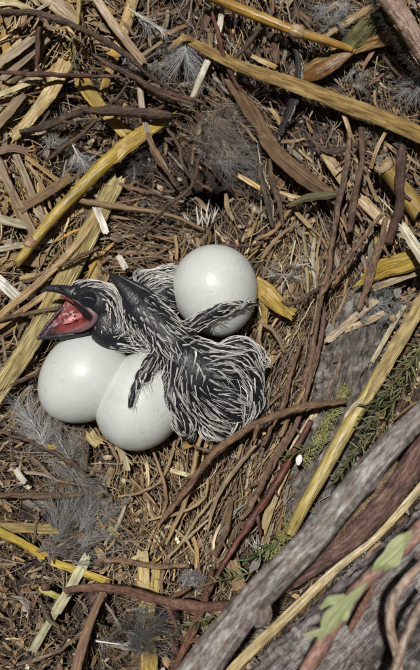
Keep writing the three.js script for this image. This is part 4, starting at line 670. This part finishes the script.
blade('bark_strip', 'frayed brown bark strip above the other, below the ribbed straw', [[232, 84, 9], [246, 104, 11], [266, 134, 11]], [10, 15, 12], [.23, .15, .085], { arch: .2, ridge: .22, ragged: 3, mat: dullStraw, cat: 'bark strip' });
blade('bark_strip', 'brown papery strip slanting past the broken end of the reddish twig', [[108, 580, 12], [97, 605, 13], [86, 634, 13], [74, 676, 11]], [5, 8, 9, 10], [.25, .155, .095], { arch: .2, mat: dullStraw, cat: 'bark strip' });
blade('leaf', 'narrow curled olive leaf between the upright twigs and the hollow', [[286, 206, 12], [306, 198, 14], [328, 195, 14], [352, 190, 13]], [2, 8, 8, 2], [.13, .12, .05], { arch: .6, cat: 'leaf', mat: dullStraw, ragged: .2 });
blade('straw', 'short golden straw bit by the hollow above the topmost egg', [[238, 175, 12], [250, 182, 13], [263, 190, 12]], [4, 6, 4], C.yellow);
blade('straw', 'slim golden splinter right of the two dark twigs', [[280, 192, 12], [292, 196, 13], [304, 198, 12]], [3, 4, 3], [.42, .3, .1]);
blade('straw', 'small golden curl lying above the ribbed straw', [[252, 56, 9], [264, 62, 10], [276, 67, 9]], [4, 6, 5], [.42, .28, .06]);
blade('straw', 'whitish torn strip right of the round grey tuft', [[212, 52, 9], [203, 72, 10], [192, 98, 9]], [6, 7, 5], [.50, .46, .38], { arch: .3 });
blade('straw', 'whitish stub beside the dark red twig at the top', [[222, 8, 8], [220, 24, 9], [216, 44, 8]], [5, 6, 4], [.52, .48, .40], { arch: .3 });
{ // mossy branch top right
  const t = base('branch', 'moss-green scaly branch end at the top right under the straws', 'branch');
  stick('wood', null, [[396, 2, 6], [372, 24, 7], [350, 46, 7], [330, 62, 4]], [22, 21, 20, 15], [.10, .10, .035], { parent: t, knots: .2, mottle: .9, col2: [.20, .19, .07], rings: 60 });
  for (let i = 0; i < 46; i++) { const u = rand(), v = gauss() * .6, x = lerp(392, 336, u) + v * 7, y = lerp(6, 58, u) + v * 7, p = at(x, y, 6 + 3.4 * Math.sqrt(Math.max(0, 1 - v * v))); const mb = new MB(); sweep(mb, curve([p, p.clone().add(new V3(-.0016, .0002, .0016))], 4), [[-1, 0], [-.5, .5], [.5, .5], [1, 0], [0, -.3]].reverse(), k => (.75 + .3 * Math.sin(k * 3)) * MM * .8 * Math.sin(.35 + k * 2.4), () => vary([.17, .165, .055], .05)); mesh('bark_scale', mb.geo(.7), barkMat, t); }
}
{ // pale peeled branch in the top right corner
  const t = base('branch', 'pale pink peeled branch with a dark shaggy side in the top right corner', 'branch');
  stick('wood', null, [[378, -14, 22], [398, 12, 24], [416, 40, 24], [440, 74, 22]], [16, 19, 20, 20], [.46, .34, .27], { parent: t, knots: .1, col2: [.36, .25, .19] });
  const mb = new MB(); for (let i = 0; i < 300; i++) { const u = rand(), x = lerp(376, 426, u), y = lerp(-6, 70, u), p = at(x + gauss() * 3 - 4, y + gauss() * 3 + 3, 19 + gauss() * 2), q = p.clone().add(new V3((-1.2 + gauss()) * .0016, gauss() * .001, (.7 + gauss()) * .0016)); sweep(mb, [p, p.clone().lerp(q, .5).add(new V3(0, .0003, 0)), q], R3, k => .00012 * (1 - .6 * k), () => vary([.035, .026, .022], .3)); }
  tag(mesh('shaggy_bark', mb.geo(), fibreMat, t), null, null, null, 'stuff');
}
// bark of the tree that the nest leans on, right
function log(name, label, pts, w, col, col2, o = {}) {
  const q = lay(pts, { abs: true }), sc = mpp(q[1]), line = curve(q, 110), mb = new MB(), sd = rand() * 40, prof = circle(72), wf = wfun(w, sc), len = line.reduce((s, p, i) => i ? s + p.distanceTo(line[i - 1]) : 0, 0);
  const bump = (s, j) => { const a = j / 72 * 6.2832, cx = Math.cos(a) * 1.7, cy = Math.sin(a) * 1.7; return fbm(s * (o.fs || 90), cx * (o.fc || 2.6) + sd, cy * (o.fc || 2.6), 5); };
  sweep(mb, line, prof, wf, (u, a, s, j) => { const b = bump(s, j), l = fbm(s * 160 + 40, j * .22, sd, 4), f = fbm(s * 420, j * .7, sd + 9, 3); let c = mixc(col, col2, smooth(-.2, .3, b + f * .5)); c = mixc(c, o.lichen || [.36, .37, .34], smooth(.08, .25, l) * (o.lk ?? .75)); if (o.red) c = mixc(c, o.red, smooth(.2, .33, fbm(s * 130 + 9, j * .3, sd + 3, 3)) * .7); return c; },
    { rough: (u, j, s) => wf(u) * (o.rough ?? .16) * bump(s, j) * 1.6 + (o.bumps || []).reduce((t, [bu, bj, br, bh]) => t + bh * MM * Math.exp(-(((u - bu) / br) ** 2 + ((((j - bj + 108) % 72) - 36) / (br * 110)) ** 2)), 0) });
  return tag(mesh(name, mb.geo(), barkMat, o.parent), label, o.parent ? null : 'branch');
}
log('tree_limb', 'broad grey cracked bark half buried in the litter, behind the long cane', [[372, 286, 0], [354, 345, 2.5], [342, 395, 2.5], [322, 455, -1], [296, 520, -6]], [40, 58, 62, 56, 50], [.10, .088, .077], [.225, .208, .187], { rough: .3, fs: 210, fc: 4.2, lichen: [.31, .295, .27] });
log('tree_limb', 'wide purple-grey limb below the cream straw in the lower right', [[470, 515, 14], [400, 576, 15], [330, 644, 15], [250, 725, 14]], [66, 70, 74, 78], [.19, .155, .15], [.36, .33, .335], { rough: .2, fs: 130, fc: 3.4, red: [.17, .055, .06] });
log('tree_limb', 'dark grey fissured limb filling the bottom right corner', [[490, 560, 14], [420, 640, 14], [370, 700, 14], [330, 740, 12]], [90, 96, 98, 90], [.05, .042, .038], [.16, .14, .13], { rough: .2, lk: .5 });
{
  const t = base('branch', 'large grey branch crossing the lower right corner, smooth with a knot', 'branch');
  log('wood', null, [[452, 388, 60], [416, 420, 61], [380, 457, 61], [342, 503, 60], [308, 544, 58], [275, 578, 56], [242, 613, 54], [213, 651, 52], [176, 704, 49]], [20, 22, 25, 27, 28, 30, 33, 37, 41], [.25, .205, .18], [.43, .42, .40], { parent: t, rough: .1, lichen: [.53, .55, .53], red: [.20, .12, .10], bumps: [[.62, 16, .035, 2.6], [.3, 40, .03, 1.6]] });
  stick('knot', null, [[262, 606, 57], [263, 614, 55.5], [258, 624, 53]], [15, 17, 9], [.27, .215, .19], { parent: t, abs: true, knots: .2, wobble: 0, col2: [.34, .31, .29] });
}
log('branch', 'reddish-brown branch running beneath the large grey branch', [[450, 408, 44], [418, 456, 44], [388, 500, 43], [346, 541, 41], [312, 564, 38], [270, 590, 34], [235, 604, 28]], [22, 23, 23, 23, 22, 20, 16], [.12, .065, .052], [.22, .13, .105], { rough: .13, fs: 140, lichen: [.30, .21, .18], lk: .5 });
blade('straw', 'long cream straw lying along the purple-grey limb', [[440, 462, 44], [405, 506, 44], [372, 541, 43], [340, 566, 43], [300, 604, 42], [250, 652, 40], [222, 680, 38]], [7, 8, 6, 8, 10, 11, 10], [.48, .39, .2], { abs: true, arch: .45, ridge: .12, dirt: .15 });
{
  const mb = new MB(), t = base('bark_fray', 'frayed tan bark fibres wedged between the grey and the reddish branch', 'bark fibres');
  for (let i = 0; i < 360; i++) { const u = rand(), x = lerp(390, 332, u) + gauss() * 3, y = lerp(468, 548, u) + gauss() * 3, p = P(x, y, (40 + gauss() * 3) * MM), a = -.9 + gauss() * .7, l = (4 + rand() * 9) * PX, q = p.clone().add(new V3(Math.cos(a) * l, gauss() * .002, Math.sin(a) * l)); sweep(mb, [p, p.clone().lerp(q, .5).add(new V3(gauss() * .0005, .0004, gauss() * .0005)), q], R3, k => .00016 * (1 - .6 * k), () => vary([.36, .25, .15], .25)); }
  tag(mesh('fibres', mb.geo(), fibreMat, t), null, null, null, 'stuff');
  log('core', null, [[398, 462, 40], [366, 508, 40], [330, 556, 37]], [9, 12, 8], [.2, .13, .08], [.33, .23, .14], { parent: t, rough: .3 });
}
{ // lichened twig nearest the camera
  const t = base('twig', 'pinkish twig wrapped in pale green lichen, nearest the camera at bottom right', 'twig');
  stick('wood', null, [[440, 508, 62], [410, 540, 63], [382, 566, 63], [354, 594, 62], [330, 630, 60], [296, 690, 56]], [15, 15, 14, 14, 15, 15], [.42, .25, .20], { parent: t, abs: true, knots: .3, col2: [.34, .22, .17], mat: smoothBark });
  for (const [pts, w, tw] of [[[[412, 531, 70], [404, 541, 71.5], [394, 551, 72], [384, 560, 71.5], [372, 571, 69]], [3, 13, 20, 15, 2], .25], [[[401, 552, 70], [392, 563, 71], [384, 570, 69]], [5, 11, 3], -.5], [[[366, 583, 69], [354, 595, 71], [342, 607, 71.5], [331, 621, 70], [319, 640, 66]], [2, 11, 17, 15, 3], .2], [[[345, 600, 70], [333, 600, 71], [321, 608, 68.5]], [11, 10, 2], .3], [[[334, 622, 69], [319, 633, 69], [303, 635, 66]], [11, 9, 2], .1], [[[352, 603, 70.5], [345, 614, 70.5], [340, 622, 68]], [5, 9, 2], -.6]])
    blade('lichen', null, pts, w, [.28, .32, .15], { parent: t, abs: true, mat: leafMat, arch: .45, thick: .1, ridge: .2, frill: 6, ragged: 1, dirt: .3, col2: [.40, .43, .24], twist: tw });
}
stick('twig', 'short thin reddish twig under the lichened twig', [[374, 586, 52], [366, 600, 52], [349, 630, 50]], [4.5, 6, 5], [.30, .15, .10], { abs: true });
stick('root', 'pale looping root at the right edge of the bottom corner', [[428, 556, 58], [408, 578, 62], [394, 598, 64], [390, 622, 64], [396, 650, 62], [404, 690, 58]], [9, 9, 9, 9, 8, 8], [.48, .37, .29], { abs: true, cat: 'root', mat: smoothBark });
stick('root', 'second pale root right of the looping one', [[430, 590, 60], [416, 614, 63], [404, 642, 63], [388, 690, 60]], [8, 8, 8, 8], [.46, .36, .29], { abs: true, cat: 'root', mat: smoothBark });
// ---------------------------------------------------------------- feathers, tufts of down, greenery
rand = rng(401);
// a tuft: barbs from a short shaft; heading a0 (degrees), fan half-angle, length, in photo pixels
function tuft(name, label, x, y, h, a0, fan, len, n, col, o = {}) {
  const t = base(name, label, o.cat || 'feather'); const sh = o.shaft ?? len * .45, ca = Math.cos(a0 * Math.PI / 180), sa = Math.sin(a0 * Math.PI / 180), mb = new MB(), sd = rand() * 60, w0 = o.w ?? .29;
  const sp = [0, .5, 1].map(k => at(x + ca * sh * k, y + sa * sh * k, h + Math.sin(k * 3) * 1.2));
  if (!o.noShaft) loft('shaft', t, sp, R5, [1.5, 1.1, .5].map(k => k * (o.sw ?? 1)), o.sc || mixc(col, C.cream, .5), downMat, { n: 12 });
  // barbs grow in plumules: each a small spray with its own lie, tone and lift
  const per = o.noShaft ? 15 : 9, groups = Math.round(n * (o.noShaft ? .5 : .85) / per);
  for (let g = 0; g < groups; g++) {
    const k = rand(), side = g % 2 ? -1 : 1, r = o.noShaft ? Math.sqrt(rand()) * (o.spread || 6) * 1.15 : 0, ra = rand() * 6.283, bx = x + ca * sh * k + Math.cos(ra) * r, by = y + sa * sh * k + Math.sin(ra) * r;
    const ga = a0 + (o.noShaft ? gauss() * fan : side * fan * (1 - k * .55) * (.35 + .65 * rand())), gl = len * (.45 + .6 * rand()) * (o.noShaft ? .85 : 1), gt = vary(mixc(col, o.col2 || [.54, .53, .51], rand() ** 2 * .75), .25), gh = h * (.55 + .5 * rand()) + (o.puff ?? 2) * rand(), gc = gauss() * (o.curl ?? .6) * 1.5 + side * .25;
    for (let i = 0; i < per; i++) {
      const a = (ga + gauss() * (o.noShaft ? 26 : 9)) * Math.PI / 180, L = gl * (.5 + .6 * rand()), cv = gc + gauss() * .4, pts = [], S = 6, sd2 = g * 7.3 + i * .41; let cx = bx + gauss() * 1.2, cy = by + gauss() * 1.2, ang = a; const lf = rand();
      for (let j = 0; j <= S; j++) { const v = j / S; pts.push(at(cx, cy, Math.max(.6, gh + (o.puff ?? 2) * Math.sin(v * 2.6) * (.2 + lf * .6) - v * (o.droop ?? 1)))); cx += Math.cos(ang) * L / S; cy += Math.sin(ang) * L / S; ang += cv / S + (o.crimp ?? .5) * noise(j * .8, sd2, sd) * 1.3; }
      const c = vary(gt, .12); sweep(mb, pts, R3, v => w0 * PX * .5 * (1 - .65 * v) * (1 + .3 * noise(v * 7, i, sd)), () => c, { u0: 0, v0: 0 });
    }
  }
  tag(mesh('barbs', mb.geo(), downMat, t), null, null, null, 'stuff'); return t;
}
const G1 = [.20, .19, .18], G2 = [.32, .315, .315], G3 = [.10, .09, .085], BR = [.20, .16, .125];
tuft('feather', 'round grey feather tuft fanned downward at the torn end of the ribbed straw', 186, 40, 9, 96, 62, 46, 420, G2, { shaft: 12, curl: .35, w: .46, crimp: .25 });
tuft('feather', 'loose grey feather fluff left of the round tuft', 160, 66, 7, 150, 90, 34, 300, G1, { noShaft: true, spread: 12 });
tuft('feather', 'whitish stiff feather barbs near the pinkish-tan straw at the top', 128, 8, 11, 34, 16, 38, 80, [.5, .49, .46], { shaft: 34, w: .5, crimp: .15 });
tuft('down_tuft', 'pale grey fluffy down at the top edge above the golden cane', 322, 16, 9, -20, 170, 28, 620, G2, { noShaft: true, spread: 16, puff: 4 });
tuft('down_tuft', 'small brown-grey round of fluff between the broad straw and the ribbed straw', 357, 76, 7, 60, 180, 20, 420, [.24, .21, .19], { noShaft: true, spread: 7, puff: 4 });
tuft('feather', 'white-grey feather at the right edge above the ribbed straw', 424, 74, 10, 130, 60, 36, 320, G2, { shaft: 20, puff: 3 });
tuft('feather', 'small white-blue feather left of the yellow cane', 71, 142, 11, 62, 38, 24, 190, [.42, .44, .48], { shaft: 26, w: .42, puff: 2, sw: 1.4 });
tuft('feather', 'dim grey feather above the white-blue one', 48, 148, 8, -40, 80, 32, 240, G1, { shaft: 14 });
tuft('down_tuft', 'brown-grey hairy mat below the round grey tuft', 205, 108, 9, 55, 60, 52, 820, BR, { noShaft: true, spread: 24, puff: 5, col2: [.36, .31, .26] });
tuft('down_tuft', 'grey hairy mat nearest the hollow\'s upper side', 210, 142, 8, 25, 60, 50, 780, G1, { noShaft: true, spread: 20, puff: 4, col2: [.4, .4, .42], crimp: .9 });
tuft('down_tuft', 'blackish hairy tuft under the narrow tan strap', 150, 166, 7, 160, 120, 24, 520, G3, { noShaft: true, spread: 8, puff: 4, col2: [.2, .19, .19] });
tuft('down_tuft', 'dark grey hairs between the hollow and the two dark twigs', 236, 178, 8, -15, 80, 36, 420, G3, { noShaft: true, spread: 14, puff: 3, col2: [.3, .3, .32], crimp: .9 });
tuft('down_tuft', 'ball of grey-blue fluff between the yellow husk and the long cane', 376, 318, 10, -60, 180, 34, 900, [.25, .26, .275], { noShaft: true, spread: 15, puff: 5, crimp: .8 });
tuft('feather', 'grey-white feather lying left of the two lower eggs', 45, 446, 9, -118, 58, 44, 420, [.40, .40, .40], { shaft: 36, puff: 3, sc: [.6, .58, .54], sw: 1.3 });
tuft('feather', 'thin grey feather below the egg under the gaping chick', 76, 470, 8, -120, 55, 42, 380, G1, { shaft: 52, sc: [.42, .4, .38], puff: 2 });
tuft('down_tuft', 'wide grey fluff spread at the left under the eggs', 60, 470, 8, 20, 170, 50, 1000, [.19, .175, .16], { noShaft: true, spread: 26, puff: 4 });
tuft('down_tuft', 'wispy grey fluff over the yellow straws at the lower left', 52, 552, 9, -38, 60, 66, 900, [.20, .195, .19], { noShaft: true, spread: 22, puff: 5, w: .3 });
tuft('down_tuft', 'grey fluff reaching up beside the tan twig at the lower left', 96, 520, 8, -60, 120, 40, 420, [.22, .215, .21], { noShaft: true, spread: 16, puff: 3 });
tuft('down_tuft', 'dark grey tuft in front of the upright yellow husks at the bottom', 132, 632, 13, -10, 130, 42, 1100, [.085, .085, .088], { noShaft: true, spread: 18, puff: 5, col2: [.3, .3, .31], w: .3 });
tuft('feather', 'small dark feather with a shining white shaft at the bottom', 96, 641, 15, 8, 60, 14, 90, [.3, .3, .31], { shaft: 32, sc: [.75, .74, .72], sw: 1.2 });
tuft('down_tuft', 'small grey-blue fluff above the right half of the reddish twig', 186, 578, 8, -20, 170, 26, 420, [.25, .26, .28], { noShaft: true, spread: 10, puff: 4 });
tuft('down_tuft', 'grey fluff caught under the lichened twig at the bottom right', 365, 650, 0, -20, 150, 44, 10, G1, { noShaft: true, spread: 20 }).removeFromParent();
tuft('down_tuft', 'thin grey fluff over the bark behind the long cane', 330, 346, 12, -30, 150, 26, 360, [.28, .27, .26], { noShaft: true, spread: 16, puff: 3 });
tuft('down_tuft', 'soft grey-brown fluff right of the long cane under the needles', 378, 388, 16, 120, 120, 40, 460, [.26, .24, .20], { noShaft: true, spread: 16, puff: 3 });
tuft('down_tuft', 'fluff of grey-brown hair above the two upright twigs', 372, 150, 8, -30, 170, 22, 260, BR, { noShaft: true, spread: 12, puff: 3 });
tuft('down_tuft', 'grey wisps among the quills right of the topmost egg', 280, 268, 9, 40, 170, 24, 260, [.3, .28, .26], { noShaft: true, spread: 12, puff: 3 });
// white quills: bristles in two bunches
function quills(label, x, y, h, a0, fan, len, n, o = {}) { const t = base('quill_bunch', label, 'quills'); for (let i = 0; i < n; i++) { const a = (a0 + (i / (n - 1) - .5) * fan + gauss() * 6) * Math.PI / 180, L = len * (.6 + .5 * rand()), bx = x + gauss() * (o.sx ?? 8), by = y + gauss() * (o.sy ?? 3); loft('quill', t, [0, .35, .7, 1].map(k => at(bx + Math.cos(a) * L * k, by + Math.sin(a) * L * k, h + k * 2 + Math.sin(k * 3) * 1.2)), R5, [1, 1.9, 1.5, .3].map(k => k * (o.w ?? 1)), vary([.52, .49, .43], .22), downMat, { n: 10 }); } }
quills('white bristly quills standing up above the topmost egg', 206, 226, 6, -92, 60, 22, 12, { sx: 12 });
quills('star of thin white quills right of the topmost egg', 282, 276, 9, 160, 220, 18, 11, { w: .5, sx: 7, sy: 6 });
quills('thin white quills by the peeled stalk', 312, 262, 10, -150, 90, 16, 8, { w: .6, sx: 4, sy: 8 });
quills('white bristles among the needles beside the grey branch', 258, 552, 14, -95, 70, 18, 9, { w: .7, sx: 4 });
{ // dark curved feather, upper middle
  const t = base('feather', 'dark glossy curved feather with a white edge, under the golden cane', 'feather'), ax = [[288, 36, 8], [298, 56, 8.5], [298, 84, 9], [290, 112, 10], [272, 148, 9]];
  loft('shaft', t, ax.map(([x, y, h]) => at(x, y, h + .5)), R8, [2.4, 2, 1.6, .8], [.05, .045, .042], downMat, { n: 30 });
  const vane = (name, dx, da, len, n, col, w) => { const mb = new MB(), line = curve(ax.map(([x, y, h]) => new V3(x, y, h)), 60); for (let i = 0; i < n; i++) { const u = rand() * .94, q = line[Math.floor(u * 60)], q2 = line[Math.min(60, Math.floor(u * 60) + 2)], hd = Math.atan2(q2.y - q.y, q2.x - q.x) + da * (1 + .3 * gauss()), L = len * (.6 + .5 * rand()) * Math.sin(.5 + u * 2.5); sweep(mb, [0, .35, .7, 1].map(k => at(q.x + dx + Math.cos(hd - da * .5 * k) * L * k, q.y + Math.sin(hd - da * .5 * k) * L * k, q.z + Math.sin(k * 3) * .8)), R3, k => w * PX * .5 * (1 - .6 * k), () => vary(col, .2), { u0: 0, v0: 0 }); } tag(mesh(name, mb.geo(), downMat, t), null, null, null, 'stuff'); };
  vane('dark_vane', 0, .55, 15, 420, [.02, .018, .018], .8); vane('dark_vane', 0, -.5, 11, 300, [.022, .02, .02], .8); vane('white_vane', 1.5, -.4, 13, 46, [.5, .49, .47], .5);
}
// needle sprigs
function sprig(label, x, y, h, a0, len, n, col, o = {}) {
  const t = base('needle_sprig', label, 'sprig'), a = a0 * Math.PI / 180, ca = Math.cos(a), sa = Math.sin(a), pos = u => [x + ca * len * u, y + sa * len * u, h + Math.sin(u * 3) * 2];
  loft('stem', t, [0, .5, 1].map(u => at(...pos(u))), R5, [2, 1.7, 1], [.20, .19, .08], barkMat, { n: 14 });
  for (let i = 0; i < n; i++) { const u = (i + .5) / n, s = i % 2 ? 1 : -1, b = a + s * (.7 + .75 * gauss()) + .5 * gauss(), L = (o.nl ?? 14) * (.7 + .5 * rand()) * (1 - .3 * u), [sx, sy, sh] = pos(u), c = vary(mixc(col, [.14, .12, .05], rand() * .6), .3), dz = gauss() * 5 + 1; const mb = new MB(); sweep(mb, curve([0, .5, 1].map(k => at(sx + Math.cos(b - s * .25 * k) * L * k, sy + Math.sin(b - s * .25 * k) * L * k, sh + dz * k)), 7), [[-1, 0], [-.4, .22], [0, .08], [.4, .22], [1, 0], [0, -.18]].reverse(), v => (o.nw ?? 1.9) * .5 * PX * Math.sin(.35 + v * 2.55), v => mixc(c, [c[0] * 1.5, c[1] * 1.25, c[2] * 1.2], v * .3), { u0: 0, v0: 0 }); mesh('needle', mb.geo(), leafMat, t); }
}
const GN = [.11, .145, .05], GD = [.065, .095, .04];
sprig('green needle sprig between the long cane and the grey branch, uppermost at the right edge', 424, 344, 24, 128, 72, 26, GN, { nl: 15, nw: 2 });
sprig('green needle sprig right of the long cane, middle of the three there', 408, 384, 24, 150, 48, 20, GD, { nl: 15 });
sprig('green needle sprig nearest the grey branch by the long cane', 398, 398, 26, 140, 50, 20, GN, { nl: 16 });
sprig('loose green sprig hanging below the pale split top of the long cane', 416, 366, 20, 132, 44, 18, [.12, .16, .06], { nl: 13 });
sprig('small green sprig caught between the long cane and the grey branch\'s middle', 384, 424, 22, 138, 44, 18, GN, { nl: 12 });
sprig('lowest green sprig between the long cane and the grey branch', 360, 446, 20, 125, 40, 16, [.10, .14, .055], { nl: 12 });
sprig('green needle sprig lying left of the long cane\'s lower end', 330, 440, 14, 160, 50, 20, [.13, .155, .05], { nl: 12 });
sprig('fresh green needles tucked under the grey branch beside the white bristles', 282, 540, 16, 150, 42, 18, [.07, .14, .045], { nl: 13, nw: 2.1 });
sprig('green needles between the wood chip and the reddish twig', 252, 572, 13, 165, 44, 16, [.085, .15, .05], { nl: 12, nw: 2.1 });
sprig('green needles peeping out below the reddish twig at the grey branch', 214, 616, 10, 160, 34, 12, [.075, .13, .045], { nl: 12 });
sprig('dull green needles over the straw at the upper left', 72, 36, 12, 85, 40, 16, [.12, .13, .06], { nl: 12, nw: 1.6 });
sprig('tiny green needles showing near the cream strap at the bottom', 84, 612, 7, 40, 26, 10, [.08, .10, .04], { nl: 9 });
function mossy(label, pts, n) {
  const t = stick('twig', label, pts, [3, 4, 4, 2.5], [.17, .14, .07], { knots: .5, wobble: 1.2 }), mb = new MB(), line = curve(lay(pts), 60);
  for (let i = 0; i < n; i++) { const p = line[Math.floor(rand() * 60)].clone().add(new V3(gauss() * .0016, .0008 + gauss() * .0008, gauss() * .0016)), a = rand() * 6.283, L = (2 + 5 * rand()) * PX, q = p.clone().add(new V3(Math.cos(a) * L, gauss() * L * .6 + .0004, Math.sin(a) * L)), c = vary(mixc([.21, .215, .06], [.40, .38, .16], rand()), .2); sweep(mb, [p, p.clone().lerp(q, .5).add(new V3(gauss() * .0003, .0003, gauss() * .0003)), q], R3, k => .00017 * (1.1 - .7 * k), () => c, { u0: 0, v0: 0 }); }
  tag(mesh('moss', mb.geo(), fibreMat, t), null, null, null, 'stuff');
}
mossy('mossy yellow-green twig beside the white bristles', [[312, 498, 12], [296, 518, 14], [282, 538, 14], [266, 556, 12]], 420);
mossy('mossy yellow-green twig left of the long cane\'s lower end', [[346, 388, 12], [334, 410, 13], [320, 436, 13], [302, 464, 11]], 460);
// odd scraps
{ const mb = new MB(), c = at(299, 460, 19); for (let i = 0; i < 1; i++) sweep(mb, curve([c.clone().add(new V3(.0006, 0, -.0017)), c, c.clone().add(new V3(-.0003, 0, .0017))], 10), R10, u => .0012 * Math.sin(.25 + u * 2.5) * (1.1 - .3 * u), () => [.72, .71, .68], { flat: () => .4 }); tag(mesh('white_fleck', mb.geo(), downMat), 'small white fleck of shell-like matter right of the dark red twig', 'fleck'); }
[[263, 62, 3, [.46, .31, .07], 'pebble'], [268, 52, 4, [.46, .36, .14]]].slice(0, 0);
[[[46, 444, 9], [50, 448, 10], [55, 446, 9], 6, [.40, .30, .06], 'small yellow flake over the grey fluff under the eggs'], [[90, 434, 7], [94, 440, 8], [99, 443, 7], 11, [.46, .38, .16], 'yellow chip at the foot of the two lower eggs'], [[16, 470, 10], [20, 476, 11], [25, 482, 10], 6, [.62, .60, .55], 'white chip on the grey fluff at the left'], [[378, 244, 14], [382, 240, 15], [388, 242, 14], 8, [.40, .38, .13], 'yellow-green flake behind the thick dark root'],
 [[110, 528, 8], [114, 532, 9], [118, 536, 8], 6, [.40, .36, .10], 'yellowish flake at the lower end of the whitish stalk'], [[122, 452, 7], [126, 462, 8], [128, 470, 7], 5, [.45, .39, .24], 'cream flake under the lowest egg'], [[112, 468, 5], [108, 478, 6], [106, 486, 5], 7, [.40, .32, .16], 'tan flake below the two lower eggs'], [[200, 438, 6], [190, 444, 7], [184, 446, 6], 7, [.34, .2, .06], 'orange-brown flake by the hanging pale stalk'],
].forEach(([a, b, c, w, col, l]) => blade('straw_flake', l, [a, b, c], w, col, { arch: .15, mat: dullStraw }));
for (const [x, y, l] of [[45, 587, 'round dark brown seed at the lower left'], [300, 548, 'tan round seed in the gap under the reddish-brown branch'], [393, 318, 'tan round seed beside the ball of grey-blue fluff']]) { const g = new THREE.IcosahedronGeometry(3.4 * PX, 3), p = g.attributes.position, col = []; const c = x === 45 ? [.11, .055, .04] : [.34, .22, .13]; for (let i = 0; i < p.count; i++) { const v = new V3().fromBufferAttribute(p, i), k = 1 + .25 * noise(v.x * 900, v.y * 900 + x, v.z * 900); v.multiplyScalar(k); p.setXYZ(i, v.x * 1.15, v.y * .85, v.z); col.push(...vary(c, .08)); } g.setAttribute('color', new THREE.Float32BufferAttribute(col, 3)); g.computeVertexNormals(); const m = mesh('seed', g, fibreMat); m.position.copy(at(x, y, 13)); tag(m, l, 'seed'); }

renderer.render(scene, camera);
